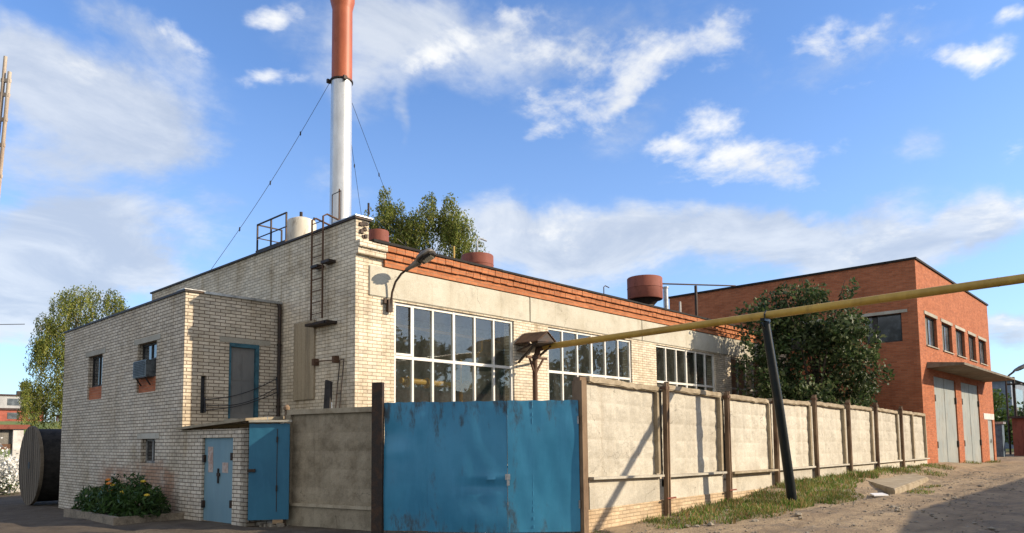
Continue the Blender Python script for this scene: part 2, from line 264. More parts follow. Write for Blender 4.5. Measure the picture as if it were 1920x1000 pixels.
def leaf_mat(name, cols, trans=0.35):
    m, n, out = newmat(name)
    g = n.add('ShaderNodeNewGeometry'); rnd = g.outputs['Random Per Island']
    cr = n.add('ShaderNodeValToRGB', {0: rnd}); e = cr.color_ramp.elements
    e[0].position = 0; e[0].color = (*cols[0], 1); e[1].position = 1; e[1].color = (*cols[-1], 1)
    for i, c in enumerate(cols[1:-1]): k = e.new((i+1)/(len(cols)-1)); k.color = (*c, 1)
    big = n.mr(n.noise(g.outputs['Position'], 0.9, 3), 0.35, 0.7, 0.7, 1.25)
    c = n.mix(1.0, cr.outputs[0], n.add('ShaderNodeCombineColor', {0: big, 1: big, 2: big}).outputs[0], 'MULTIPLY')
    p = n.add('ShaderNodeBsdfPrincipled', {'Base Color': c, 'Roughness': 0.5, 'Specular IOR Level': 0.25})
    t = n.add('ShaderNodeBsdfTranslucent', {'Color': c})
    n.l.new(n.add('ShaderNodeMixShader', {0: trans, 1: p.outputs[0], 2: t.outputs[0]}).outputs[0], out.inputs[0]); return m
leaf_mat('leaf_birch', [(0.12, 0.165, 0.035), (0.19, 0.235, 0.05), (0.27, 0.29, 0.07), (0.36, 0.32, 0.09)], 0.45)
leaf_mat('leaf_dark', [(0.025, 0.05, 0.016), (0.05, 0.085, 0.026), (0.08, 0.115, 0.04), (0.17, 0.19, 0.09)])
leaf_mat('leaf_green', [(0.045, 0.08, 0.016), (0.07, 0.12, 0.025), (0.11, 0.15, 0.035)])
leaf_mat('leaf_flower', [(0.020, 0.045, 0.010), (0.032, 0.07, 0.014), (0.055, 0.095, 0.022)], 0.25)
leaf_mat('grass_mix', [(0.07, 0.13, 0.02), (0.10, 0.18, 0.028), (0.14, 0.20, 0.04), (0.30, 0.23, 0.09), (0.34, 0.20, 0.10)], 0.4)

# ------------------------------------------------------------------ mesh helpers
WL = {}
def ground_z(x, y):
    def ss(a, b, t): t = min(1, max(0, (t-a)/(b-a))); return t*t*(3-2*t)
    z = 0.2*ss(9, 16, x)*(1-0.25*ss(30, 50, x)) * ss(13.2, 9.2, y)
    z += 0.28*ss(15.5, 19.5, x)*(1-ss(36, 46, x))*math.exp(-((y-8.1)/1.3)**2)
    if x > 10:
        for yc, wd in ((5.0, .28), (3.4, .3), (6.1, .2)): z -= (.055*math.exp(-((y-yc-.35*math.sin(x*.21))/wd)**2))*ss(10, 14, x)
    z -= 0.28*ss(17.5, 26.5, y)*ss(14, 7.5, x)
    z -= 0.30*ss(29, 39, y)*ss(20, 12, x)
    return z
def thing(name, label, cat, loc=(0, 0, 0), group=None):
    o = bpy.data.objects.new(name, None); o.empty_display_size = 0.3; COL.objects.link(o); o.location = loc
    WL[o] = Vector(loc); o['label'] = label; o['category'] = cat
    if group: o['group'] = group
    return o
def uvbox(bm):
    uv = bm.loops.layers.uv.verify(); bm.normal_update()
    for f in bm.faces:
        n = f.normal
        if abs(n.z) > 0.75:
            for l in f.loops: l[uv].uv = (l.vert.co.x, l.vert.co.y)
        else:
            t = Vector((-n.y, n.x, 0)).normalized()
            for l in f.loops: l[uv].uv = (l.vert.co.dot(t), l.vert.co.z)
def part(name, bm, mat, parent=None, smooth=False, label=None, merge=False, stuff=False):
    if merge: bmesh.ops.remove_doubles(bm, verts=bm.verts, dist=1e-5)
    bmesh.ops.recalc_face_normals(bm, faces=bm.faces)
    uvbox(bm)
    off = WL[parent] if parent is not None else Vector((0, 0, 0))
    if parent is None:
        c = [v.co for v in bm.verts]; off = Vector((sum(v.x for v in c)/len(c), sum(v.y for v in c)/len(c), min(v.z for v in c)))
    for v in bm.verts: v.co -= off
    me = bpy.data.meshes.new(name); bm.to_mesh(me); bm.free()
    if smooth:
        for p in me.polygons: p.use_smooth = True
        try: me.set_sharp_from_angle(angle=math.radians(40))
        except Exception: pass
    me.materials.append(MATS[mat]); o = bpy.data.objects.new(name, me); COL.objects.link(o)
    if parent is not None: o.parent = parent; WL[o] = WL[parent]
    else: o.location = off; WL[o] = off
    if label: o['label'] = label
    if stuff: o['kind'] = 'stuff'
    return o
def tag(o, label, cat, group=None, kind=None):
    if label: o['label'] = label
    if cat: o['category'] = cat
    if group: o['group'] = group
    if kind: o['kind'] = kind
    return o
def B(): return bmesh.new()
def box(bm, x0, x1, y0, y1, z0, z1, jit=0):
    v = [bm.verts.new((x+random.uniform(-jit, jit), y+random.uniform(-jit, jit), z+random.uniform(-jit, jit))) for x in (x0, x1) for y in (y0, y1) for z in (z0, z1)]
    for q in ((0, 1, 3, 2), (4, 6, 7, 5), (0, 4, 5, 1), (2, 3, 7, 6), (0, 2, 6, 4), (1, 5, 7, 3)): bm.faces.new([v[i] for i in q])
    return bm
def obox(bm, P, u, v, w_):
    "box from corner P along three edge vectors"
    P, u, v, w_ = map(Vector, (P, u, v, w_))
    vs = [bm.verts.new(P + a*u + b*v + c*w_) for a in (0, 1) for b in (0, 1) for c in (0, 1)]
    for q in ((0, 1, 3, 2), (4, 6, 7, 5), (0, 4, 5, 1), (2, 3, 7, 6), (0, 2, 6, 4), (1, 5, 7, 3)): bm.faces.new([vs[i] for i in q])
    return bm
def bar(bm, a, b, w_=0.05, h=None, up=(0, 0, 1)):
    "rectangular bar between two points"
    a, b = Vector(a), Vector(b); d = (b-a); h = h or w_
    upv = Vector(up)
    if abs(d.normalized().dot(upv)) > 0.95: upv = Vector((1, 0, 0))
    s = d.cross(upv).normalized()*w_; t = s.cross(d).normalized()*h
    return obox(bm, a - s/2 - t/2, d, s, t)
def tube(bm, pts, r, seg=10, cap=True, radii=None):
    pts = [Vector(p) for p in pts]; rings = []; side = None
    for i, p in enumerate(pts):
        d = (pts[min(i+1, len(pts)-1)] - pts[max(i-1, 0)]).normalized()
        if side is None:
            a = Vector((0, 0, 1)) if abs(d.z) < 0.9 else Vector((1, 0, 0)); side = d.cross(a).normalized()
        side = (side - d*side.dot(d)).normalized(); o2 = d.cross(side)
        rr = radii[i] if radii else r
        rings.append([bm.verts.new(p + (side*math.cos(k*2*math.pi/seg) + o2*math.sin(k*2*math.pi/seg))*rr) for k in range(seg)])
    for i in range(len(rings)-1):
        for k in range(seg): bm.faces.new((rings[i][k], rings[i][(k+1) % seg], rings[i+1][(k+1) % seg], rings[i+1][k]))
    if cap: bm.faces.new(rings[0][::-1]); bm.faces.new(rings[-1])
    return bm
def lathe(bm, c, prof, seg=20):
    "profile of (radius, z) round a vertical axis through c"
    return tube(bm, [(c[0], c[1], c[2]+z) for r, z in prof], 0, seg, True, [max(r, 0.002) for r, z in prof])
def prism(bm, pts, d):
    "polygon pts extruded by vector d"
    d = Vector(d); a = [bm.verts.new(p) for p in pts]; b = [bm.verts.new(Vector(p)+d) for p in pts]; n = len(a)
    bm.faces.new(a); bm.faces.new(b[::-1])
    for i in range(n): bm.faces.new((a[i], b[i], b[(i+1) % n], a[(i+1) % n]))
    return bm
def wall(bm, P, dirv, L, z0, z1, th, holes=()):
    "vertical wall: outer face starts at P and runs along dirv; it is th thick, inward = dirv turned left; holes (u0,u1,v0,v1)"
    P = Vector((P[0], P[1], 0)); d = Vector((dirv[0], dirv[1], 0)).normalized(); n = Vector((-d.y, d.x, 0))
    us = sorted({0, L, *[h[0] for h in holes], *[h[1] for h in holes]}); vs = sorted({z0, z1, *[h[2] for h in holes], *[h[3] for h in holes]})
    us = [u for u in us if 0 <= u <= L]; vs = [v for v in vs if z0 <= v <= z1]
    def solid(i, j):
        if i < 0 or j < 0 or i >= len(us)-1 or j >= len(vs)-1: return False
        cu, cv = (us[i]+us[i+1])/2, (vs[j]+vs[j+1])/2
        return not any(h[0] < cu < h[1] and h[2] < cv < h[3] for h in holes)
    V = {}
    def vert(i, j, k):
        if (i, j, k) not in V: V[i, j, k] = bm.verts.new(P + d*us[i] + n*(th*k) + Vector((0, 0, vs[j])))
        return V[i, j, k]
    for i in range(len(us)-1):
        for j in range(len(vs)-1):
            if not solid(i, j): continue
            for k in (0, 1): bm.faces.new([vert(i, j, k), vert(i+1, j, k), vert(i+1, j+1, k), vert(i, j+1, k)])
            if not solid(i-1, j): bm.faces.new([vert(i, j, 0), vert(i, j, 1), vert(i, j+1, 1), vert(i, j+1, 0)])
            if not solid(i+1, j): bm.faces.new([vert(i+1, j, 0), vert(i+1, j, 1), vert(i+1, j+1, 1), vert(i+1, j+1, 0)])
            if not solid(i, j-1): bm.faces.new([vert(i, j, 0), vert(i+1, j, 0), vert(i+1, j, 1), vert(i, j, 1)])
            if not solid(i, j+1): bm.faces.new([vert(i, j+1, 0), vert(i+1, j+1, 0), vert(i+1, j+1, 1), vert(i, j+1, 1)])
    return bm
def polymesh(name, verts, faces_n, mat, parent=None):
    "verts (N,3) array forming consecutive n-gons of size faces_n"
    verts = np.asarray(verts, dtype=np.float64)
    off = np.array(WL[parent]) if parent is not None else np.array([verts[:, 0].mean(), verts[:, 1].mean(), verts[:, 2].min()])
    v = (verts - off).astype(np.float32); N = len(v); nf = N//faces_n
    me = bpy.data.meshes.new(name); me.vertices.add(N); me.vertices.foreach_set('co', v.ravel())
    me.loops.add(N); me.loops.foreach_set('vertex_index', np.arange(N, dtype=np.int32))
    me.polygons.add(nf); me.polygons.foreach_set('loop_start', np.arange(0, N, faces_n, dtype=np.int32)); me.polygons.foreach_set('loop_total', np.full(nf, faces_n, dtype=np.int32))
    me.update(calc_edges=True); me.materials.append(MATS[mat])
    o = bpy.data.objects.new(name, me); COL.objects.link(o)
    if parent is not None: o.parent = parent; WL[o] = WL[parent]
    else: o.location = off; WL[o] = Vector(off)
    return o
RNG = np.random.default_rng(11)
def leaf_quads(cent, size, droop=0.0, aspect=1.9):
    "one folded-looking rhombus per centre"
    n = len(cent); d = RNG.normal(size=(n, 3)); d[:, 2] -= droop*2.0; d /= np.linalg.norm(d, axis=1)[:, None]
    a = RNG.normal(size=(n, 3)); s = np.cross(d, a); s /= np.linalg.norm(s, axis=1)[:, None]
    L = (size*RNG.uniform(0.6, 1.35, n))[:, None]; W = L/aspect
    out = np.empty((n, 4, 3)); out[:, 0] = cent - d*L/2; out[:, 1] = cent + s*W/2; out[:, 2] = cent + d*L/2; out[:, 3] = cent - s*W/2
    return out.reshape(-1, 3)
def branchy(bm, base, top, r0, crown, nlimb=9, seg=7):
    "tapered trunk with a slight bend and limbs into the crown; returns limb tips"
    base, top = Vector(base), Vector(top); pts = []; N = 7
    for i in range(N):
        t = i/(N-1); p = base.lerp(top, t) + Vector((random.uniform(-1, 1), random.uniform(-1, 1), 0))*(0.03*(top-base).length*math.sin(t*3.14)*0.6); pts.append(p)
    tube(bm, pts, r0, seg, True, [r0*(1-0.82*i/(N-1)) + 0.012 for i in range(N)])
    tips = []
    for k in range(nlimb):
        t = random.uniform(0.3, 0.92); i = t*(N-1); p = pts[int(i)].lerp(pts[min(int(i)+1, N-1)], i-int(i))
        q = Vector(random.choice(crown)); q = q + Vector((random.uniform(-.5, .5), random.uniform(-.5, .5), random.uniform(-.3, .5)))
        mid = p.lerp(q, 0.5) + Vector((0, 0, 0.12*(q-p).length)); rr = r0*(1-0.8*t)*0.55
        tube(bm, [p, p.lerp(mid, 0.6), mid, q], rr, 5, True, [rr, rr*0.8, rr*0.55, 0.012]); tips.append(q)
    return tips

# ------------------------------------------------------------------ ground
gm, n, out = newmat('ground_dirt'); pos = geo(n)
big = n.mr(n.noise(pos, 0.28, 6, 0.6), 0.35, 0.68); med = n.mr(n.noise(pos, 1.9, 6, 0.68), 0.35, 0.7)
trk = n.mr(n.noise(n.scale(pos, (0.12, 1.5, 1)), 1.1, 5, 0.6), 0.45, 0.7)
c = n.mix(big, (0.44, 0.335, 0.215), (0.34, 0.255, 0.165)); c = n.mix(n.math('MULTIPLY', med, 0.65), c, (0.19, 0.145, 0.10)); c = n.mix(n.math('MULTIPLY', n.mr(n.noise(pos, 0.75, 7, 0.7), 0.52, 0.60), 0.6), c, n.mix(med, (0.22, 0.185, 0.145), (0.15, 0.125, 0.10))); c = n.mix(n.math('MULTIPLY', trk, 0.45), c, (0.14, 0.11, 0.08))
sp = n.add('ShaderNodeTexVoronoi', {'Vector': pos, 'Scale': 22.0}); pe = n.mr(sp.outputs[0], 0.05, 0.2)
c = n.mix(n.math('MULTIPLY', n.math('SUBTRACT', 1.0, pe), 0.5), c, n.mix(0.5, sp.outputs[1], (0.48, 0.42, 0.33)))
s = n.add('ShaderNodeSeparateXYZ', {0: n.vm('ADD', pos, n.vscale(n.vm('SUBTRACT', n.noise(pos, 0.8, 5, out=1), (0.5, 0.5, 0.5)), 1.6))})
yard = n.math('MULTIPLY', n.mr(s.outputs[0], 10.6, 8.2), 1.0)                     # worn asphalt of the yard on the left
c = n.mix(n.math('MULTIPLY', yard, 0.9), c, n.mix(med, (0.120, 0.100, 0.078), (0.075, 0.062, 0.050)))
far = n.mr(s.outputs[0], 60, 90); c = n.mix(n.math('MAXIMUM', far, n.mr(s.outputs[1], 45, 60)), c, n.mix(med, (0.06, 0.09, 0.025), (0.12, 0.12, 0.045)))
princ(n, out, c, 0.95, bump=n.math('ADD', n.noise(pos, 9, 6, 0.75), n.math('MULTIPLY', pe, 0.25)), bstr=1.0, bdist=0.06, spec=0.1)
def axis(parts):
    a = []
    for lo, hi, st in parts:
        k = lo
        while k < hi-1e-6: a.append(k); k += st
    a.append(parts[-1][1]); return a
gx = axis([(-700, -100, 100), (-100, -10, 15), (-10, 2, 1), (2, 38, 0.3), (38, 60, 1), (60, 130, 10), (130, 900, 110)])
gy = axis([(-700, -100, 100), (-100, -20, 10), (-20, 1, 1.5), (1, 12, 0.3), (12, 36, 0.75), (36, 60, 2), (60, 130, 10), (130, 900, 110)])
bm = B(); gv = [[bm.verts.new((x, y, ground_z(x, y) + (random.gauss(0, 0.014) if 3 < x < 40 and 1 < y < 30 else 0))) for y in gy] for x in gx]
for i in range(len(gx)-1):
    for j in range(len(gy)-1): bm.faces.new((gv[i][j], gv[i+1][j], gv[i+1][j+1], gv[i][j+1]))
bmesh.ops.recalc_face_normals(bm, faces=bm.faces); me = bpy.data.meshes.new('ground'); bm.to_mesh(me); bm.free(); me.materials.append(gm)
for p in me.polygons: p.use_smooth = True
go = bpy.data.objects.new('ground', me); COL.objects.link(go); tag(go, None, None, kind='structure')

# ------------------------------------------------------------------ boiler house (main building)
XM, YF, XE, YB = 9.48, 13.69, 34.36, 25.8
bh = thing('boiler_house', 'white brick boiler house with big gridded windows and orange brick cornice', 'building', (XM, YF, 0))
WIN = [(10.60, 14.84), (16.34, 20.82), (22.40, 26.90), (28.28, 32.78)]; WT, WB, WM = 5.08, 0.95, 3.74
bm = B(); wall(bm, (XM+0.36, YF), (1, 0), XE-XM-0.36, 0, 5.125, 0.38, [(a-XM-0.36, b-XM-0.36, WB, WT) for a, b in WIN]); part('front_wall', bm, 'white_brick', bh, merge=True)
bm = B(); box(bm, XM+0.36, XE, YF+0.02, YF+0.38, 5.125, 6.36); part('upper_wall', bm, 'white_brick', bh)
bm = B(); box(bm, XM, XM+0.36, YF, YB, -0.4, 6.88); part('gable_wall', bm, 'white_brick', bh, label='long left wall rising as a parapet over the roof')
bm = B(); box(bm, XM+0.36, XE, YB-0.38, YB, -0.4, 6.36); part('rear_wall', bm, 'white_brick', bh)
bm = B(); box(bm, XM+0.36, XE, YF+0.38, YB-0.38, 6.12, 6.34); part('roof', bm, 'roof_black', bh)
bm = B(); box(bm, XM-0.05, XM+0.41, YF-0.05, YB+0.05, 6.88, 6.93); part('parapet_cap', bm, 'dark_metal', bh)
bm = B(); box(bm, XM-0.06, XM+0.43, YF-0.07, YF+0.9, 6.931, 6.955); part('cap_flashing', bm, 'flashing', bh)
bm = B()      # dark proud lumps standing for the shade inside the parapet's broken niche
for k in range(9):
    x = XM+0.12+random.uniform(0, 0.17); z = 6.42+random.uniform(0, 0.36); box(bm, x-0.03, x+0.05, YF-0.012-random.uniform(0, .03), YF+0.02, z, z+random.uniform(.05, .12), 0.01)
part('niche_shade_lumps', bm, 'dark_metal', bh)
# cornice: white brick at the corner, orange brick for the rest, three stepped courses
XO = 10.28
for mat, a, b, nm in (('white_brick', XM+0.002, XO, 'corner_cornice'), ('orange_brick', XO, XE-0.02, 'cornice')):
    bm = B()
    if nm == 'cornice': box(bm, a, b, YF-0.045, YF+0.02, 5.87, 6.045)
    for z0, z1, pj in ((6.048, 6.205, .095), (6.208, 6.36, .16)):
        if nm == 'corner_cornice': box(bm, a, b, YF-pj, YF+0.02, z0, z1); continue
        x = a; box(bm, a, b, YF-pj+.03, YF+.02, z0+.002, z1-.002)
        while x < b:
            x2 = min(x+.262, b); dz = random.choice([0, 0, 0, .006, .014]); box(bm, x, x2-.014, YF-pj-random.uniform(0, .012), YF-pj+.029, z0+dz, z1-.004); x = x2
    part(nm, bm, mat, bh)
bm = B()
x = XM + 0.37
while x < XE:
    x2 = min(x+random.uniform(1.2, 2.4), XE); box(bm, x, x2, YF-0.20, YF+0.6, 6.365+random.uniform(0, .008), 6.415+random.uniform(0, .02)); x = x2
part('roof_edge', bm, 'roof_black', bh)
# concrete band panels over the windows
for a, b in ((9.84, 15.49), (15.51, 21.44), (21.46, 27.40), (27.42, 33.30)):
    bm = B(); bmesh.ops.create_cube(bm, size=1)
    for v in bm.verts: v.co = Vector(((a+b)/2 + v.co.x*(b-a), YF-0.0 + v.co.y*0.07, 5.485 + v.co.z*0.73))
    bmesh.ops.bevel(bm, geom=[e for e in bm.edges], offset=0.02, segments=2, affect='EDGES')
    part('band_panel', bm, 'band_concrete', bh)
bm = B(); box(bm, XO-0.02, XE-0.02, YF-0.01, YF+0.018, 5.86, 5.868)
part('window_head_strip', bm, 'dark_metal', bh)
# big windows
for wi, (a, b) in enumerate(WIN):
    fm = 'white_paint' if wi < 3 else 'worn_frame'
    bm = B(); yf0, yf1 = YF+0.05, YF+0.13
    n_ = 6; xs = [a + (b-a)*k/n_ for k in range(n_+1)]
    if wi == 0: xs = [10.60, 11.21, 11.86, 12.58, 13.34, 14.07, 14.82]
    for k, x in enumerate(xs):
        wd = 0.055 if k in (1, 2, 4, 5) else 0.075
        x0 = x - wd/2 if 0 < k < n_ else (x+0.002 if k == 0 else b-wd-0.002)
        box(bm, x0, x0+wd, yf0, yf1, WB+0.002, WT-0.002)
    for z, h in ((WB+0.003, 0.07), (2.32, 0.06), (WM-0.035, 0.075), (WT-0.072, 0.068)): box(bm, a+0.003, b-0.003, yf0+0.006, yf1-0.006, z, z+h)
    if wi == 0: box(bm, xs[0]+0.08, xs[1]-0.03, yf0-0.012, yf0+0.02, WM+0.045, WM+0.10); box(bm, xs[1]-0.075, xs[1]-0.03, yf0-0.012, yf0+0.02, WM+0.1, WT-0.075)
    fr = part('window', bm, fm, bh)
    bm = B(); v = [bm.verts.new(p) for p in ((a+.01, YF+0.09, WB+.01), (b-.01, YF+0.09, WB+.01), (b-.01, YF+0.09, WT-.01), (a+.01, YF+0.09, WT-.01))]; bm.faces.new(v)
    part('pane', bm, 'hall_glass', fr)
    bm = B(); box(bm, a-0.02, b+0.02, YF-0.06, YF+0.05, WB-0.06, WB); part('sill', bm, 'lintel_concrete', fr)
bm = B(); box(bm, XM+0.37, XE, YF+0.4, YB-0.4, 0.0, 0.06); part('hall_floor', bm, 'interior_floor', bh)
bm = B(); box(bm, XE-0.16, XE-0.02, YF+0.40, YB-0.40, 0.061, 6.1); part('end_wall', bm, 'interior', bh)
bm = B(); box(bm, XM+0.37, XE-0.17, 20.4, 20.5, 0.06, 6.1); part('inner_wall', bm, 'interior', bh)
# gas pipes and boilers inside the hall
ip = thing('indoor_gas_pipe', 'yellow gas pipe with drops running behind the first big window', 'pipe', (11, 16, 0.06))
bm = B(); tube(bm, [(9.95, 14.6, 4.72), (15.2, 14.6, 4.60)], 0.045, 8); tube(bm, [(14.45, 14.6, 4.6), (14.45, 14.6, 4.3), (14.15, 14.6, 4.05), (14.15, 14.6, 3.55)], 0.035, 8); part('upper_run', bm, 'pipe_indoor', ip)
bm = B(); tube(bm, [(11.75, 14.9, 3.30), (14.25, 14.9, 3.24)], 0.085, 10)
for x in (11.9, 12.6, 13.75, 14.1): tube(bm, [(x, 14.9, 3.27), (x+0.06, 14.9, 3.27)], 0.15, 10)
tube(bm, [(13.9, 14.9, 3.25), (13.9, 14.9, 4.0)], 0.03, 8); tube(bm, [(13.9, 14.9, 3.25), (13.9, 14.9, 0.06)], 0.05, 8); part('lower_run', bm, 'pipe_indoor', ip)
for i, x in enumerate((12.2, 16.9, 21.6, 26.4)):
    bt = thing('boiler', ('grey steel boiler behind the first big window' if i == 0 else 'grey steel boiler behind the second big window' if i == 1 else 'grey steel boiler behind the third big window' if i == 2 else 'grey steel boiler behind the worn end window'), 'boiler', (x, 18, 0.06), 'boilers inside the hall')
    bm = B(); tube(bm, [(x, 17.0, 1.5), (x, 19.6, 1.5)], 1.15, 24); part('shell', bm, 'boiler', bt, True)
    bm = B(); tube(bm, [(x, 16.9, 1.5), (x, 17.0, 1.5)], 0.75, 20); box(bm, x-.2, x+.2, 16.6, 16.9, 1.3, 1.7); part('burner', bm, 'rust_brown', bt)
    bm = B(); box(bm, x-.8, x+.8, 17.2, 17.5, 0.06, 0.7); part('cradle', bm, 'dark_metal', bt); bm = B(); box(bm, x-.8, x+.8, 19.0, 19.3, 0.06, 0.7); part('cradle', bm, 'dark_metal', bt)

# ------------------------------------------------------------------ annex
XA, YA, YAB, ZA = 7.01, 17.01, 26.22, 5.30
ax_ = thing('brick_annex', 'two storey grey white brick annex with dark mortar and small windows', 'building', (XA, YA, 0))
HW = [(22.60, 23.83, 3.02, 4.32), (18.66, 19.92, 3.03, 4.31), (18.58, 19.50, 1.23, 1.84)]
bm = B(); wall(bm, (XA, YAB), (0, -1), YAB-YA, -0.45, ZA, 0.38, [(YAB-b, YAB-a, c, d) for a, b, c, d in HW]); part('left_wall', bm, 'annex_brick', ax_, merge=True)
DX0, DX1, DZ0, DZ1 = 8.10, 8.88, 2.31, 4.18
bm = B(); wall(bm, (XA+0.38, YA), (1, 0), XM-XA-0.38, -0.1, ZA, 0.38, [(DX0-XA-0.38, DX1-XA-0.38, DZ0, DZ1), (7.42-XA-0.38, 7.555-XA-0.38, 2.43, 3.32)]); part('front_wall', bm, 'annex_brick', ax_, merge=True)
bm = B(); box(bm, XA+0.38, XM, YAB-0.38, YAB, -0.45, ZA); part('rear_wall', bm, 'annex_brick', ax_)
bm = B(); box(bm, XA+0.38, XM, YA+0.38, YAB-0.38, 5.0, 5.2); part('roof', bm, 'roof_black', ax_)
bm = B(); box(bm, XA-0.04, XA+0.42, YA-0.05, YAB+0.04, ZA, ZA+0.05); part('parapet_cap', bm, 'dark_metal', ax_)
bm = B(); box(bm, XA+0.42, XM-0.003, YA-0.06, YA+0.42, ZA+0.002, ZA+0.06); box(bm, XA-0.05, XA+0.42, YA-0.06, YA+0.42, ZA+0.051, ZA+0.062); part('cap_flashing', bm, 'flashing', ax_)
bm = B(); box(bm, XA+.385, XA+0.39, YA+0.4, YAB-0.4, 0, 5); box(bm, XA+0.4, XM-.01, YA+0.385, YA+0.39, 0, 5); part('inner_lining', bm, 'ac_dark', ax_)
for i, (a, b, c, d) in enumerate(HW):
    zb = c if i == 2 else c + 0.38
    if i < 2:
        bm = B(); box(bm, XA+0.05, XA+0.25, a+.003, b-.003, c+.003, zb); part('sill_infill', bm, 'red_brick', ax_, label='red brick infill under the window')
    bm = B(); x0, x1 = XA+0.12, XA+0.18
    for y0, y1, z0, z1 in ((a, a+.06, zb, d), (b-.06, b, zb, d), (a, b, zb, zb+.06), (a, b, d-.06, d), ((a+b)/2-.03, (a+b)/2+.03, zb, d)): box(bm, x0, x1, y0+.004, y1-.004, z0+.004, z1-.004)
    if i == 1: box(bm, x0, x1, a+.06, (a+b)/2-.03, zb+.45, zb+.5)
    wn_ = part('window', bm, 'dark_frame' if i < 2 else 'worn_frame', ax_, merge=False)
    bm = B(); box(bm, XA+0.145, XA+0.155, a+.02, b-.02, zb+.02, d-.02); part('pane', bm, 'dark_glass', wn_)
    if i == 0:
        bm = B(); box(bm, XA+0.165, XA+0.17, a+.05, a+.55, zb+.05, d-.1); part('curtain', bm, 'curtain_grey', wn_)
    bm = B(); box(bm, XA-0.012, XA+0.1, a-0.25, b+0.25, d+0.003, d+0.14); part('lintel', bm, 'lintel_concrete', wn_)
dr = B()
for x0, x1, z0, z1 in ((DX0, DX0+.05, DZ0, DZ1-.1), (DX1-.1, DX1, DZ0, DZ1-.1), (DX0, DX1, DZ1-.1, DZ1)): box(dr, x0+.003, x1-.003, YA-0.02, YA+0.14, z0+.003, z1-.003)
dfr = part('door_frame', dr, 'frame_blue', ax_)
bm = B(); box(bm, DX0+.05, DX1-.1, YA+0.05, YA+0.1, DZ0, DZ1-.1)
for x in (DX0+.1, DX0+.36): box(bm, x, x+.2, YA+0.04, YA+0.05, DZ0+.15, DZ0+.8); box(bm, x, x+.2, YA+0.04, YA+0.05, DZ0+.95, DZ1-.25)
part('door', bm, 'door_grey', dfr); bm = B(); box(bm, DX0-0.25, DX1+0.3, YA-0.012, YA+0.1, DZ1+.003, DZ1+0.13); part('lintel', bm, 'lintel_concrete', dfr)
bm = B(); box(bm, DX0-.1, DX1+.2, YA-0.3, YA, DZ0-.12, DZ0-.02); part('door_step', bm, 'lintel_concrete', dfr)
bm = B(); box(bm, 7.425, 7.55, YA+0.1, YA+0.14, 2.44, 3.31); part('slit_opening', bm, 'ac_dark', ax_)
cb_ = B()
for k, (z0, z1, sg) in enumerate(((2.75, 3.35, .12), (2.62, 3.12, .18), (2.5, 3.0, .10))):
    tube(cb_, [(7.5+1.85*t, YA-.05-.03*k, z0+(z1-z0)*t-sg*math.sin(math.pi*t)) for t in [i/10 for i in range(11)]], .011, 5)
tube(cb_, [(7.5, YA-.09, 2.45), (7.5, YA-.03, 2.80)], .02, 6); tube(cb_, [(9.35, YA-.12, 2.95), (9.35, YA-.04, 3.4)], .02, 6)
tag(part('cable_bundle', cb_, 'wire'), 'loose dark cables sagging across the annex front wall', 'cable')
dp = B(); tube(dp, [(XM-0.09, YA-0.08, 0.1), (XM-0.09, YA-0.08, 5.2), (XM-0.09, YA+0.02, 5.36)], 0.045, 10)
for z in (1.2, 2.6, 4.2): tube(dp, [(XM-0.09, YA-0.08, z), (XM-0.09, YA-0.08, z+.05)], 0.06, 10)
tag(part('drainpipe', dp, 'dark_metal', None, True), 'thin dark drainpipe in the corner between annex and boiler house', 'drainpipe')
ac = thing('air_conditioner', 'old grey window air conditioner sticking out of the annex window', 'air conditioner', (XA-.1, 19.4, 3.4))
bm = B(); bmesh.ops.create_cube(bm, size=1)
for v in bm.verts: v.co = Vector((XA+0.05 + v.co.x*0.40, 19.36 + v.co.y*0.9, 3.62 + v.co.z*0.44))
bmesh.ops.bevel(bm, geom=list(bm.edges), offset=0.02, segments=2, affect='EDGES'); part('case', bm, 'ac_metal', ac)
bm = B()
for k in range(9): box(bm, XA-0.162, XA-0.148, 19.0, 19.72, 3.45+k*.042, 3.472+k*.042)
part('grille', bm, 'ac_dark', ac)
bm = B(); bar(bm, (XA, 19.0, 3.2), (XA-.14, 19.0, 3.40), .03); part('bracket', bm, 'dark_metal', ac); bm = B(); bar(bm, (XA, 19.6, 3.2), (XA-.14, 19.6, 3.40), .03); part('bracket', bm, 'dark_metal', ac)

# ------------------------------------------------------------------ things on the boiler house left wall
ld = thing('roof_ladder', 'thin dark steel ladder fixed to the boiler house left wall', 'ladder', (XM-0.12, 15.07, 4.6))
for y in (15.31, 14.82):
    bm = B(); tube(bm, [(XM-0.16, y, 4.66), (XM-0.16, y, 7.15), (XM-0.05, y, 7.22), (XM+0.5, y, 7.1)], 0.024, 8); part('rail', bm, 'rust_brown', ld)
for k in range(9): bm = B(); tube(bm, [(XM-0.16, 14.82, 4.8+k*.28), (XM-0.16, 15.31, 4.8+k*.28)], 0.011, 6); part('rung', bm, 'rust_brown', ld)
bm = B(); box(bm, XM-0.3, XM, 14.42, 15.36, 4.50, 4.56); bar(bm, (XM, 14.5, 4.52), (XM-.3, 14.5, 4.52), .05); part('bottom_bracket', bm, 'dark_metal', ld)
bm = B(); box(bm, XM-0.2, XM, 15.0, 15.3, 5.94, 6.0); box(bm, XM-0.2, XM, 14.5, 14.85, 5.98, 6.04); part('wall_bracket', bm, 'dark_metal', ld)
bd = B(); box(bd, XM-0.05, XM-0.004, 15.35, 16.28, 2.76, 4.70)
for k in range(1, 5): box(bd, XM-0.056, XM-0.05, 15.35+k*.185, 15.36+k*.185, 2.77, 4.69)
tag(part('wall_board', bd, 'board_beige'), 'tall beige boarded up hatch on the boiler house left wall', 'board')
br = B()
for y in (15.24, 14.37): box(br, XM-0.14, XM-.003, y-.05, y+.05, 3.56, 3.72)
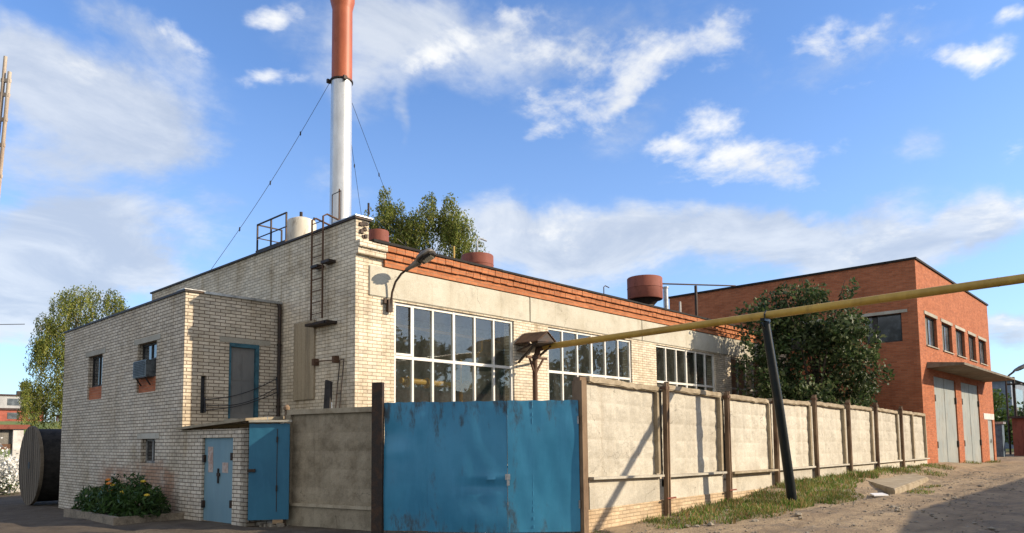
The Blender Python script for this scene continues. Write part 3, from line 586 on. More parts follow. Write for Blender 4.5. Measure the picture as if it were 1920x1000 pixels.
bar(br, (XM-.1, 15.24, 3.66), (XM-.1, 14.37, 3.62), .025); tag(part('wall_rail', br, 'rust_brown'), 'short rusty rail on two brackets beside the beige board', 'rail')
pk = B(); prism(pk, [(XM-.25, 14.52, 3.16), (XM-.25, 14.30, 3.10), (XM-.6, 13.82, 1.7), (XM-.6, 14.1, 1.7)], (0.06, 0, 0)); tag(part('dark_plank', pk, 'plank_dark'), 'dark plank leaning on the boiler house wall behind the concrete panel', 'plank')
l2 = B()
for dy in (0, 0.16): bar(l2, (XM-.05, 14.22-dy, 3.62), (XM-.75, 13.5-dy, 1.2), .022)
for k in range(7): t = k/6; bar(l2, (XM-.05-.7*t, 14.22-.72*t, 3.62-2.42*t), (XM-.05-.7*t, 14.06-.72*t, 3.62-2.42*t), .016)
tag(part('narrow_ladder', l2, 'dark_metal'), 'narrow thin ladder leaning at the boiler house corner', 'ladder')

# ------------------------------------------------------------------ things on the roof
ch = thing('chimney', 'tall guyed chimney with silver lower and red upper half on the roof', 'chimney', (12.57, 19.0, 6.34))
CX, CY = 12.57, 19.0; RR = 0.335
bm = B(); lathe(bm, (CX, CY, 6.34), [(RR+.02, 0), (RR, 0.02), (RR, 3), (RR*.985, 6.9)], 32); part('silver_stack', bm, 'chimney_silver', ch, True)
bm = B(); lathe(bm, (CX+0.01, CY, 13.24), [(RR*.97, 0), (RR*.955, 2.35), (RR*.97, 2.4), (RR*1.16, 2.66), (RR*1.18, 3.0), (RR*1.18, 3.4), (RR*1.0, 3.45), (RR, 6.4), (RR*.8, 6.4), (RR*.8, 6.2)], 32); part('red_stack', bm, 'chimney_red', ch, True)
bm = B(); lathe(bm, (CX, CY, 13.17), [(RR+.01, 0), (RR+.03, 0.01), (RR+.03, 0.06), (RR+.0, 0.07)], 24)
for a in (0.5, 2.6, 4.4): box(bm, CX+.4*math.cos(a)-.06, CX+.4*math.cos(a)+.06, CY+.4*math.sin(a)-.04, CY+.4*math.sin(a)+.04, 13.12, 13.24)
part('guy_collar', bm, 'dark_metal', ch)
for (ex, ey, ez) in ((9.62, 21.7, 6.95), (22.6, 25.2, 6.4), (18.3, 24.7, 6.4)):
    bm = B(); a = Vector((CX, CY, 13.2)) ; b = Vector((ex, ey, ez)); d = (b-a).normalized(); a = a + Vector((d.x, d.y, 0)).normalized()*.36
    pts = [a.lerp(b, k/14) - Vector((0, 0, 0.22*math.sin(math.pi*k/14))) for k in range(15)]; tube(bm, pts, 0.0075, 5)
    for k in (0.25, 0.5, 0.75): q = a.lerp(b, k) - Vector((0, 0, .22*math.sin(math.pi*k))); lathe(bm, q - Vector((0, 0, .08)), [(.012, 0), (.022, .04), (.022, .10), (.012, .14)], 6)
    part('guy_wire', bm, 'wire', ch)
tk = thing('roof_tank', 'small dirty white cylindrical tank with domed lid on the roof', 'tank', (10.62, 18.0, 6.34))
bm = B(); lathe(bm, (10.62, 18.0, 6.34), [(.40, 0), (.41, .05), (.41, .6), (.42, .62), (.41, .64), (.41, 1.58), (.38, 1.66), (.2, 1.74), (.02, 1.76)], 24); part('shell', bm, 'tank_white', tk, True)
bm = B(); tube(bm, [(10.6, 18, 8.08), (10.6, 18, 8.26)], .045, 8); part('pipe_stub', bm, 'dark_metal', tk); bm = B(); tube(bm, [(10.9, 17.8, 7.95), (10.9, 17.8, 8.12)], .03, 8); part('pipe_stub', bm, 'dark_metal', tk)
bm = B(); tube(bm, [(11.02, 17.85, 7.55), (11.25, 17.8, 7.6), (11.45, 17.75, 7.5), (11.45, 17.75, 6.34)], .07, 10); part('overflow_pipe', bm, 'rust_brown', tk, True)
rl = thing('roof_platform', 'dark steel platform with open railing at the parapet edge', 'platform', (10.2, 18.3, 6.34))
bm = B(); box(bm, 9.86, 10.7, 17.55, 19.2, 7.02, 7.22)
for y in (17.6, 19.1):
    for x in (9.9, 10.62): box(bm, x, x+.06, y, y+.06, 6.34, 7.02)
part('deck', bm, 'dark_metal', rl)
bm = B()
for y in (17.57, 18.4, 19.18): box(bm, 9.88, 9.92, y-.02, y+.02, 7.22, 8.0); box(bm, 10.64, 10.68, y-.02, y+.02, 7.22, 8.0) if y != 17.57 else None
bar(bm, (9.9, 17.55, 7.99), (9.9, 19.2, 7.99), .035); bar(bm, (9.9, 17.55, 7.6), (9.9, 19.2, 7.6), .025); bar(bm, (9.9, 19.18, 7.99), (10.66, 19.18, 7.99), .035); bar(bm, (9.9, 19.18, 7.6), (10.66, 19.18, 7.6), .025)
part('railing', bm, 'dark_metal', rl)
def barrel(label, cx, cy, z0, r, h, feet=0.0, stub=None):
    t = thing('roof_vent', label, 'vent', (cx, cy, 6.34), 'rust red vents on the roof')
    bm = B(); lathe(bm, (cx, cy, z0), [(r*.98, 0), (r, .03), (r, h*.5), (r*1.015, h*.51), (r, h*.53), (r, h-.03), (r*.97, h)], 28); part('drum', bm, 'rust_red', t, True)
    bm = B(); lathe(bm, (cx, cy, 6.34), [(r*.5, 0), (r*.5, z0-6.34-.25), (r*.8, z0-6.34-.01)], 16)
    part('neck', bm, 'dark_metal', t, True)
    if stub:
        bm = B(); tube(bm, stub, .035, 8); part('stub_pipe', bm, 'flashing', t, True)
barrel('short dusty red barrel vent just behind the parapet corner', 12.0, 16.25, 6.98, .30, .64)
barrel('low rust red vent half hidden in front of the birch top', 18.9, 19.3, 7.95, .62, .78, stub=[(18.9, 19.3, 8.3), (18.9, 19.3, 9.3), (19.05, 19.3, 9.45), (19.4, 19.3, 9.42)])
barrel('largest rust red drum vent standing beside the red building', 25.75, 16.2, 7.52, .74, .92)
bm = B(); tube(bm, [(27.6, 16.3, 6.34), (27.6, 16.3, 8.3)], .11, 12); tube(bm, [(27.6, 16.3, 8.3), (27.6, 16.3, 8.36)], .14, 12); tag(part('vent_pipe', bm, 'flashing', None, True), 'pale upright vent pipe right of the largest drum vent', 'pipe')
bm = B(); tube(bm, [(28.3, 16.0, 6.34), (28.3, 16.0, 7.75)], .05, 8); tag(part('vent_pipe', bm, 'whitewash', None, True), 'short thin cream pipe stub before the red brick wall', 'pipe')
bm = B(); tube(bm, [(22.5, 16.0, 6.34), (22.5, 16.0, 7.55), (22.6, 16.0, 7.62), (22.85, 16.0, 7.58)], .02, 8); tag(part('vent_pipe', bm, 'dark_metal', None, True), 'thin bent pipe on the roof left of the largest drum vent', 'pipe')
bm = B(); tube(bm, [(16.13, 17.6, 6.34), (16.13, 17.6, 8.25)], .035, 8); tag(part('vent_pipe', bm, 'pipe_yellow', None, True), 'slim yellow pipe upright in front of the birch top', 'pipe')
bm = B(); tube(bm, [(9.75, 15.1, 6.93), (9.75, 15.1, 7.85), (9.75, 14.72, 7.86)], .013, 6); tube(bm, [(9.75, 14.72, 7.86), (9.75, 14.72, 7.0)], .010, 6); tag(part('ladder_hoop', bm, 'dark_metal'), 'thin wire hoop over the ladder head at the parapet', 'hoop')
bm = B(); tube(bm, [(11.2, 15.6, 6.34), (11.2, 15.6, 8.05)], .012, 6); tube(bm, [(11.2, 15.6, 7.8), (11.2, 15.6, 8.1)], .028, 6); tag(part('roof_mast', bm, 'dark_metal'), 'thin lightning mast right of the chimney foot', 'mast')
bm = B(); tube(bm, [(10.35, 15.7, 6.34), (10.35, 15.7, 8.3)], .02, 6); tag(part('roof_mast', bm, 'rust_brown'), 'thin brown mast left of the chimney foot', 'mast')
ph = thing('roof_pipe_rack', 'thin horizontal pipe on posts running to the red building roof', 'pipe', (29, 16.2, 6.34))
bm = B(); tube(bm, [(26.4, 16.2, 8.32), (34.3, 16.2, 9.4)], .035, 8); part('pipe', bm, 'dark_metal', ph); bm = B(); box(bm, 30.1, 30.2, 16.15, 16.25, 6.34, 8.78); part('post', bm, 'dark_metal', ph)

# street lamp on the facade
sl_ = thing('wall_street_lamp', 'grey street lamp on a curved arm fixed to the boiler house facade', 'street lamp', (10.41, YF, 4.85))
bm = B(); tube(bm, [(10.40, YF-.08, 4.80), (10.42, YF-.14, 5.25), (10.46, YF-.22, 5.50), (10.52, YF-.36, 5.68), (10.575, YF-.50, 5.77)], .028, 10); part('arm', bm, 'dark_metal', sl_, True)
bm = B(); box(bm, 10.33, 10.46, YF-.12, YF-.037, 4.78, 5.08); box(bm, 10.24, 10.33, YF-.08, YF-.037, 4.98, 5.1); part('wall_clamp', bm, 'dark_metal', sl_)
nd = Vector((10.575, YF-.50, 5.77)); dv = Vector((.36, -.70, .43)).normalized()
bm = B(); tube(bm, [nd - dv*.02, nd + dv*.10, nd + dv*.30, nd+dv*.36], .05, 12, True, [.045, .05, .085, .10]); part('neck', bm, 'lamp_metal', sl_, True)
def lamphead(parent, nd, dv, L, wd):
    side = dv.cross(Vector((0, 0, 1))).normalized(); upv = side.cross(dv).normalized(); bm = B(); rings = []
    prof = [(0, .5, .5), (.15, .85, .8), (.45, 1.0, 1.0), (.8, .95, .9), (.95, .7, .6), (1.0, .35, .25)]
    for t, wk, hk in prof:
        ring = []
        for k in range(16):
            a = 2*math.pi*k/16; cx, sy = math.cos(a), math.sin(a); hh = .58 if sy > 0 else .12
            ring.append(bm.verts.new(nd + dv*(L*t) + side*(cx*wd*wk) + upv*(sy*wd*hk*hh*1.1)))
        rings.append(ring)
    for i in range(len(rings)-1):
        for k in range(16): bm.faces.new((rings[i][k], rings[i][(k+1) % 16], rings[i+1][(k+1) % 16], rings[i+1][k]))
    bm.faces.new(rings[0]); bm.faces.new(rings[-1]); part('lamp_head', bm, 'lamp_metal', parent, True)
    bm = B(); lo = -upv*(wd*.15); pts = [nd + dv*(L*t) + side*(s_*wd*k) + lo for t, k, s_ in ((.14, .6, 1), (.45, .8, 1), (.8, .75, 1), (.93, .45, 1), (.93, .45, -1), (.8, .75, -1), (.45, .8, -1), (.14, .6, -1))]
    prism(bm, pts, -upv*.03); rim = part('lamp_rim', bm, 'lamp_dark', parent)
    bm = B(); pts = [nd + dv*(L*t) + side*(s_*wd*k) + lo - upv*.03 for t, k, s_ in ((.3, .45, 1), (.5, .55, 1), (.78, .5, 1), (.78, .5, -1), (.5, .55, -1), (.3, .45, -1))]; prism(bm, pts, -upv*.03); part('lens', bm, 'lamp_glass', rim)
lamphead(sl_, nd + dv*.32, dv, .48, .235)

# ------------------------------------------------------------------ yellow gas pipe with canopy post and leaning pole
gp = thing('gas_pipe', 'long overhead yellow gas pipe crossing from the facade over the fence', 'pipe', (15.8, 6.75, 4.4))
A0 = Vector((14.86, 12.95, 4.235)); DD = Vector((15.82, 6.75, 4.48)) - Vector((15.22, 13.0, 4.28)); P0 = Vector((15.82, 6.75, 4.485))
bm = B(); pts = [P0 - DD*0.985 + Vector((-.02, 0, 0)), P0 - DD*.5, P0, P0 + DD*.5, P0 + DD*1.2, P0 + DD*2.2]; tube(bm, pts, .088, 18)
part('pipe_run', bm, 'pipe_yellow', gp, True)
bm = B()
for k in (-.75, -.3, .18, .7): q = P0 + DD*k; tube(bm, [q - DD*.0015, q + DD*.0015], .0915, 18)
part('weld_seam', bm, 'pipe_yellow', gp)
bm = B(); q = P0 - DD*.985; tube(bm, [q, q + Vector((-.12, .12, -.05)), q + Vector((-.16, .16, -.3))], .088, 14); part('elbow', bm, 'rust_brown', gp, True)
ps = thing('pipe_post', 'rusty brown pipe post with struts under the small canopy', 'post', (15.0, 12.98, 0))
px, py = 14.93, 13.0
bm = B(); tube(bm, [(px, py, 0), (px, py, 4.05)], .07, 14); part('post', bm, 'rust_brown', ps, True)
bm = B(); bar(bm, (px, py, 3.5), (px-.28, py-.05, 3.95), .045); bar(bm, (px, py, 3.5), (px+.30, py-.05, 3.95), .045); bar(bm, (px-.4, py-.05, 3.97), (px+.45, py-.05, 3.97), .06); part('strut', bm, 'rust_brown', ps)
cn = thing('pipe_canopy', 'small rusty gabled sheet canopy over the pipe at the facade', 'canopy', (15.1, 13.0, 4.4))
rf_, rn, nl, nr, fl_, fr_ = (15.22, 13.66, 4.74), (14.83, 12.42, 4.63), (14.36, 12.40, 4.33), (15.17, 12.42, 4.38), (14.82, 13.66, 4.42), (15.66, 13.66, 4.44)
bm = B(); prism(bm, [nl, fl_, rf_, rn], (0, 0, .02)); part('sheet', bm, 'rust_brown', cn); bm = B(); prism(bm, [nr, rn, rf_, fr_], (0, 0, .02)); part('sheet', bm, 'rust_brown', cn)
bm = B(); prism(bm, [(nl[0]+.04, nl[1]+.03, nl[2]), (rn[0], rn[1]+.03, rn[2]-.03), (nr[0]-.04, nr[1]+.03, nr[2])], (0, .02, 0)); part('gable_sheet', bm, 'dark_metal', cn)
bm = B(); prism(bm, [(nl[0]+.08, nl[1]+.06, nl[2]-.03), (nr[0]-.08, nr[1]+.06, nr[2]-.03), (fr_[0]-.08, fr_[1]-.03, fr_[2]-.22), (fl_[0]+.08, fl_[1]-.03, fl_[2]-.22)], (0, 0, .05)); bar(bm, (14.5, 12.6, 4.28), (14.98, 13.66, 3.9), .05); bar(bm, (15.15, 12.6, 4.28), (15.5, 13.66, 3.9), .05); part('frame', bm, 'dark_metal', cn)
pl = thing('pipe_pole', 'leaning black steel pole carrying the yellow pipe outside the fence', 'pole', (16.12, 6.44, 0.15))
bm = B(); tube(bm, [(16.12, 6.42, -.1), (15.93, 6.58, 2.3), (15.73, 6.745, 4.32)], .115, 20, True, [.110, .102, .094]); part('shaft', bm, 'pole_black', pl, True)
bm = B(); bar(bm, (15.52, 6.72, 4.355), (15.98, 6.78, 4.375), .10, .06); bar(bm, (15.74, 6.75, 4.1), (15.50, 6.74, 4.28), .04)
tube(bm, [P0 + Vector((-.11, 0, -.1)), P0 + Vector((-.11, 0, .02)), P0 + Vector((0, 0, .112)), P0 + Vector((.11, 0, .02)), P0 + Vector((.11, 0, -.1))], .018, 6); part('pipe_saddle', bm, 'pole_black', pl)

# ------------------------------------------------------------------ right concrete fence
FY = 7.99
cf = thing('concrete_fence', 'long pale concrete panel fence with brown posts along the dirt road', 'fence', (10.5, FY, 0))
JX = [10.62, 13.18, 15.97, 18.74, 21.58, 24.50, 27.36, 30.50, 34.58]
TL = [2.89, 2.86, 2.77, 2.75, 2.78, 2.75, 2.73, 2.68]; TR = [2.80, 2.78, 2.71, 2.73, 2.70, 2.69, 2.64, 2.61]
LL = [1.03, .95, .90, .87, .84, .81, .78, .76]; LR = [.97, .92, .87, .85, .82, .79, .77, .73]
LNY = [random.uniform(-.01, .025) for _ in range(8)]; LNZ = [random.uniform(-.02, .02) for _ in range(8)]; LNX = [random.uniform(-.025, .025) for _ in range(8)]
for i in range(8):
    a, b = JX[i] + (.0 if i == 0 else .11), JX[i+1] - .12
    zt = lambda x: TL[i] + (TR[i]-TL[i])*(x-a)/(b-a); zl = lambda x: LL[i] + (LR[i]-LL[i])*(x-a)/(b-a)
    # face with a grid of shallow pillows
    bm = B(); nx, nz = (30, 30); V = []; PA = [[random.uniform(.2, 1.1) for _ in range(6)] for _ in range(6)]
    for ix in range(nx+1):
        x = a + (b-a)*ix/nx; row = []
        for iz in range(nz+1):
            z0_, z1_ = zl(x)-.02, zt(x)-.10; t = iz/nz; z = z0_ + (z1_-z0_)*t
            u = (ix/nx*5) % 1; v_ = (t*5) % 1; pil = min(min(u, 1-u), min(v_, 1-v_))*2
            edge = min(ix, nx-ix, iz, nz-iz)
            row.append(bm.verts.new((x, FY + .03 + LNY[i] + LNZ[i]*(t-.5) + LNX[i]*(ix/nx-.5) - (.034*min(pil, .6)*PA[int(ix/nx*5-1e-6)][int(t*5-1e-6)] if edge > 0 else 0) + random.gauss(0, .0025), z)))
        V.append(row)
    for ix in range(nx):
        for iz in range(nz): bm.faces.new((V[ix][iz], V[ix+1][iz], V[ix+1][iz+1], V[ix][iz+1]))
    pts = [(a, FY+.12, zl(a)-.02), (b, FY+.12, zl(b)-.02), (b, FY+.12, zt(b)-.1), (a, FY+.12, zt(a)-.1)]; bm.faces.new([bm.verts.new(p) for p in pts])
    pn = part('panel', bm, 'fence_concrete', cf)
    bm = B(); prism(bm, [(a, FY-.06, zt(a)-.12), (a, FY-.06, zt(a)), (b, FY-.06, zt(b)), (b, FY-.06, zt(b)-.12)], (0, .2, 0)); bmesh.ops.bevel(bm, geom=list(bm.edges), offset=.018, segments=2, affect='EDGES')
    bmesh.ops.subdivide_edges(bm, edges=[e for e in bm.edges if e.calc_length() > 1], cuts=14)
    chips = [(random.uniform(a, b), random.uniform(.03, .09), random.uniform(.01, .035)) for _ in range(3)]
    for v in bm.verts:
        v.co.z += random.gauss(0, .004); v.co.y += random.gauss(0, .004)
        for cx_, cw_, cd_ in chips:
            if v.co.y < FY: v.co.z -= cd_*math.exp(-((v.co.x-cx_)/cw_)**2); v.co.y += cd_*math.exp(-((v.co.x-cx_)/cw_)**2)
    part('top_beam', bm, 'rim_concrete', pn)
    bm = B(); box(bm, b-.09, b, FY-.055, FY+.1, zl(b)+.02, zt(b)-.12, .004); part('side_rib', bm, 'rim_concrete', pn)
    pr = .10 if i != 2 else .18
    bm = B(); prism(bm, [(a, FY-.03-pr, zl(a)-.045), (a, FY-.03-pr, zl(a)), (b, FY-.03-pr, zl(b)), (b, FY-.03-pr, zl(b)-.045)], (0, .1+pr, 0)); part('ledge', bm, 'rim_concrete' if i == 2 else 'fence_concrete', pn)
    bm = B(); box(bm, a, b, FY-.025, FY+.12, .40 if i < 2 else -.1, .86 if i < 2 else .74)
    prism(bm, [(a, FY-.02, .7), (a, FY-.02, zl(a)-.03), (b, FY-.02, zl(b)-.03), (b, FY-.02, .7)], (0, .1, 0)); part('base_slab', bm, 'fence_concrete', pn)
    if i < 3:
        bm = B(); box(bm, a-.1, b+.12, FY-.045, FY+.13, -.15, .44 if i < 2 else .40); part('brick_footing', bm, 'low_brick', pn)
bm = B(); box(bm, 32.4, 32.52, FY-.06, FY+.1, .6, 2.6); part('splice_strip', bm, 'rim_concrete', cf)
for i, x in enumerate(JX[:-1]):
    if i == 0: continue
    zt_ = (TL[i] if i == 0 else max(TL[i], TR[i-1])) + random.uniform(.0, .05) + (.12 if i in (4, 5, 6, 7) else 0); w0 = .036
    zb_ = ground_z(x, FY-.2) - .1
    bm = B()
    tp = .0 if i else -.04
    for dx in (-.055, .02): box(bm, x+dx, x+dx+w0, FY-.17, FY-.065, zb_, zt_-.03 if dx < 0 else zt_, .004)
    box(bm, x-.02, x+.02, FY-.11, FY-.065, zb_, zt_-.05)
    tx, ty = random.gauss(0, .007), random.uniform(-.012, .004)
    for v in bm.verts: v.co.x += (v.co.z-.8)*tx; v.co.y += (v.co.z-.8)*ty
    po = part('post', bm, 'post_brown', cf)
    bm = B(); box(bm, x-.075, x+.075, FY-.19, FY-.04, zt_-.16, zt_-.10); part('clamp', bm, 'rust_brown', po)
    if i < 3:
        bm = B(); box(bm, x-.14, x+.20, FY-.205, FY-.172, .47, .50); part('bracket', bm, 'rust_red', po)

# ------------------------------------------------------------------ blue gate
gt = thing('metal_gate', 'large blue double sheet metal gate with rust streaks', 'gate', (9.8, 9.24, 0))
def sheet(bm, P, Q, z0, z1, nu, nv, amp, dents, th=.03):
    P, Q = Vector((*P, 0)), Vector((*Q, 0)); d = Q-P; n_ = Vector((d.y, -d.x, 0)).normalized(); G = []
    for k in (0, 1):
        g = []
        for i in range(nu+1):
            r = []
            for j in range(nv+1):
                u, v = i/nu, j/nv; o = 0
                for (cu, cv, ru, rv, a) in dents: o += a*math.exp(-((u-cu)/ru)**2-((v-cv)/rv)**2)
                o += amp*math.sin(u*19+v*5)*math.sin(v*7+u*3)
                r.append(bm.verts.new(P + d*u + Vector((0, 0, z0+(z1-z0)*v + (.006*math.sin(u*23) if j == nv else 0))) + n_*(o - k*th)))
            g.append(r)
        G.append(g)
    for k in (0, 1):
        for i in range(nu):
            for j in range(nv): bm.faces.new((G[k][i][j], G[k][i+1][j], G[k][i+1][j+1], G[k][i][j+1]))
    for i in range(nu):
        for j in (0, nv): bm.faces.new((G[0][i][j], G[0][i+1][j], G[1][i+1][j], G[1][i][j]))
    for j in range(nv):
        for i in (0, nu): bm.faces.new((G[0][i][j], G[0][i][j+1], G[1][i][j+1], G[1][i][j]))
GA, GB_, GC = Vector((8.10, 10.76, 0)), Vector((9.35, 8.815, 0)), Vector((10.245, 7.90, 0))
dL = (GB_-GA).normalized(); nL = Vector((dL.y, -dL.x, 0)); dR = (GC-GB_).normalized(); nR = Vector((dR.y, -dR.x, 0))
bm = B(); sheet(bm, GA[:2], (GA+dL*0.86)[:2], .10, 2.435, 22, 30, .004, [(.2, .75, .25, .10, -.05), (.7, .4, .5, .3, .035), (.3, .62, .3, .05, .025), (.15, .3, .2, .2, .03), (.8, .85, .3, .15, .03)]); lf = part('left_leaf', bm, 'gate_blue', gt, True)
bm = B(); sheet(bm, (GA+dL*.84+nL*.008)[:2], (GB_-dL*.01+nL*.008)[:2], .09, 2.425, 30, 30, .005, [(.75, .36, .28, .03, -.035), (.8, .40, .2, .03, .03), (.4, .6, .5, .4, .03), (1, .8, .25, .3, -.03), (.3, .25, .3, .2, .03), (.2, .8, .15, .2, -.025), (.6, .1, .3, .1, .03)])
part('lapped_sheet', bm, 'gate_blue', lf, True)
bm = B()
for P_, n_, L_ in ((GA + dL*.855, nL, 0), (GB_ + dR*.45, nR, 0)):
    for k in range(16): z = .16 + k*.142; tube(bm, [P_ + n_*.004 + Vector((0, 0, z)), P_ + n_*.004 + Vector((0, 0, z + random.uniform(.05, .13)))], .007, 5)
part('weld_bead', bm, 'gate_blue', lf)
bm = B(); sheet(bm, GB_[:2], (GC-dR*.0)[:2], .09, 2.425, 26, 30, .004, [(.3, .5, .3, .4, .012), (.7, .2, .3, .2, -.012), (.8, .75, .3, .12, .01)]); rf2 = part('right_leaf', bm, 'gate_blue', gt, True)
for nm, P, d, n_, L, par in (('frame', GA, dL, nL, (GB_-GA).length, lf), ('frame', GB_, dR, nR, (GC-GB_).length, rf2)):
    bm = B(); i_ = -n_*.05
    for a, b in (((0, .16), (L, .16)), ((0, 1.25), (L, 1.25)), ((0, 2.3), (L, 2.3)), ((.03, .11), (.03, 2.38)), ((L-.04, .11), (L-.04, 2.38)), ((.03, .1), (L, 1.25))): bar(bm, P + d*a[0] + i_ + Vector((0, 0, a[1])), P + d*b[0] + i_ + Vector((0, 0, b[1])), .035)
    part(nm, bm, 'dark_metal', par)
bm = B(); c0 = GA - dL*.21 - nL*.03; obox(bm, c0 + Vector((0, 0, -.1)), dL*.20, nL*.12, (0, 0, 2.91)); part('post', bm, 'dark_metal', gt, label='tall dark left gate post')
bm = B(); box(bm, 10.265, 10.40, 7.83, 8.05, -.1, 2.78); box(bm, 10.40, 10.60, 7.97, 8.12, -.1, 2.86); part('post', bm, 'post_brown', gt)
bm = B(); q = GB_ + nL*.03; obox(bm, q + Vector((-.04, .02, 1.02)), dR*.09, nR*.02, (0, 0, .1)); obox(bm, q + Vector((-.02, .0, .92)), dR*.05, nR*.03, (0, 0, .09)); part('padlock_hasp', bm, 'flashing', gt)
bm = B()
for z in (.5, 2.0): tube(bm, [GC - dR*.01 + nR*.005 + Vector((0, 0, z)), GC - dR*.01 + nR*.005 + Vector((0, 0, z+.14))], .016, 8)
part('hinge', bm, 'flashing', gt)

# ------------------------------------------------------------------ left concrete panel between shed and gate
cp = thing('fence_section', 'weathered grey concrete fence panel between blue shed leaf and gate', 'fence', (8.3, 12.6, 0))
CA, CB = Vector((7.93, 13.86, 0)), Vector((8.42, 11.60, 0)); dC = (CB-CA).normalized(); nC = Vector((dC.y, -dC.x, 0)); LC = (CB-CA).length + .14
bm = B(); nx = 40; V = []
for ix in range(nx+1):
    r = []
    for iz in range(31):
        u, t = ix/nx, iz/30; uu, vv = (u*5) % 1, (t*5) % 1; pil = min(min(uu, 1-uu), min(vv, 1-vv))*2
        r.append(bm.verts.new(CA + dC*(LC*u) + Vector((0, 0, .42 + 1.86*t)) + nC*(.022*min(pil, .7) + random.gauss(0, .002))))
    V.append(r)
for ix in range(nx):
    for iz in range(30): bm.faces.new((V[ix][iz], V[ix+1][iz], V[ix+1][iz+1], V[ix][iz+1]))
part('face', bm, 'grey_concrete', cp)
bm = B(); obox(bm, CA - nC*.12 + Vector((0, 0, -.1)), dC*LC, nC*.115, (0, 0, 2.45)); obox(bm, CA + Vector((0, 0, -.1)), dC*LC, nC*.03, (0, 0, .5)); part('slab', bm, 'grey_concrete', cp)
bm = B(); obox(bm, CA - nC*.13 + dC*.02 + Vector((0, 0, 2.30)), dC*(LC-.03), nC*.20, (0, 0, .10)); part('rim', bm, 'rim_concrete', cp); bm = B(); obox(bm, CA + nC*.002 + Vector((0, 0, .40)), dC*LC, nC*.07, (0, 0, .06)); part('rim', bm, 'rim_concrete', cp)
bm = B(); obox(bm, CA + dC*.0 + nC*.002 + Vector((0, 0, .46)), dC*.14, nC*.07, (0, 0, 1.84)); part('side_rib', bm, 'grey_concrete', cp)
bm = B(); obox(bm, CA - dC*.06 - nC*.02 + Vector((0, 0, -.1)), dC*.055, nC*.08, (0, 0, 2.5)); lathe(bm, CA - dC*.03 + nC*.03 + Vector((0, 0, 2.38)), [(.02, 0), (.065, .03), (.07, .08), (.04, .13), (.01, .14)], 10); part('end_post', bm, 'post_brown', cp)
bm = B(); tube(bm, [CA + dC*1.2 - nC*.05 + Vector((0, 0, 2.38)), CA + dC*1.2 - nC*.05 + Vector((0, 0, 2.53))], .01, 6); part('rebar_stub', bm, 'flashing', cp)

# ------------------------------------------------------------------ low brick shed
SA, SB = Vector((6.975, 16.99, 0)), Vector((7.16, 14.12, 0)); dS = (SB-SA).normalized(); nS = Vector((dS.y, -dS.x, 0)); LS = (SB-SA).length
sh = thing('brick_shed', 'low brick lean-to shed with sloping concrete roof beside the annex', 'shed', (7.1, 15.5, 0))
d0, d1 = 1.0, 2.30
bm = B(); wall(bm, SA[:2], dS[:2], LS, -.1, 2.02, .25, [(d0, d1, -.1, 1.84)]); part('front_wall', bm, 'annex_brick', sh, merge=True)
bm = B(); wall(bm, (SB - nS*0.0)[:2], (-nS)[:2], .6, -.1, 2.02, .25); part('side_wall', bm, 'annex_brick', sh)
bm = B(); zr0, zr1 = 2.03, 2.17
prism(bm, [SA + nS*.12 + Vector((0, 0, zr0)), SB + nS*.12 + dS*.1 + Vector((0, 0, zr1)), SB - nS*1.6 + dS*.1 + Vector((0, 0, zr1+.1)), SA - nS*2.0 + Vector((0, 0, zr0+.1))], (0, 0, .055)); part('roof_slab', bm, 'rim_concrete', sh)
bm = B()
for k in range(14): q = SA + dS*random.uniform(.2, 2.6) - nS*random.uniform(-.05, .6) + Vector((0, 0, 2.13)); obox(bm, q, dS*random.uniform(.15, .6), -nS*random.uniform(.05, .25), (0, 0, random.uniform(.02, .07)))
part('roof_rubble', bm, 'stone', sh)
bm = B(); obox(bm, SA + dS*(d0+.01) - nS*.06 + Vector((0, 0, .02)), dS*(d1-d0-.02), -nS*.03, (0, 0, 1.81)); dd = part('door', bm, 'door_lightblue', sh)
bm = B()
for t, z in ((d0+.02, 1.3), (d0+.02, .3), (d1-.1, 1.35), (d1-.1, .35)): obox(bm, SA + dS*t - nS*.055 + Vector((0, 0, z)), dS*.06, nS*.06, (0, 0, .16))
part('hinge', bm, 'dark_metal', dd)
bm = B(); obox(bm, SA + dS*(d0+.62) - nS*.056 + Vector((0, 0, .85)), dS*.03, nS*.03, (0, 0, .32)); obox(bm, SA + dS*(d0+.58) - nS*.056 + Vector((0, 0, 1.0)), dS*.12, nS*.025, (0, 0, .07)); part('latch', bm, 'dark_metal', dd)
for t, z, w_, h_, lb in ((.16, 1.32, .22, .32, 'faded pink notice'), (.19, 1.08, .2, .24, None), (.78, 1.08, .24, .22, 'pale square notice')):
    bm = B(); obox(bm, SA + dS*(d0+t) - nS*.058 + Vector((0, 0, z)), dS*w_, nS*.004, (0, 0, h_)); part('paper_notice', bm, 'paper', dd, label=lb)
sg = thing('shed_gate', 'darker blue sheet metal leaf hung between the brick shed and concrete panel', 'gate', (7.5, 14, .1))
EA, EB = Vector((7.20, 14.12, 0)), Vector((7.82, 13.60, 0)); dE = (EB-EA).normalized(); nE = Vector((dE.y, -dE.x, 0)); LE = (EB-EA).length
bm = B(); sheet(bm, (EA+nE*.05)[:2], (EB+nE*.05)[:2], .14, 2.11, 20, 24, .003, [(.5, .5, .4, .4, .01)]); part('sheet', bm, 'door_blue', sg, True)
bm = B()
for z in (1.72, .72): obox(bm, EA + dE*(LE*.68) + nE*.052 + Vector((0, 0, z)), dE*.03, nE*.03, (0, 0, .12))
obox(bm, EA + dE*(LE*.69) + nE*.054 + Vector((0, 0, .3)), dE*.012, nE*.008, (0, 0, 1.7)); obox(bm, EA - dE*.02 + nE*.052 + Vector((0, 0, 1.12)), dE*.16, nE*.04, (0, 0, .06)); part('hinge', bm, 'dark_metal', sg)
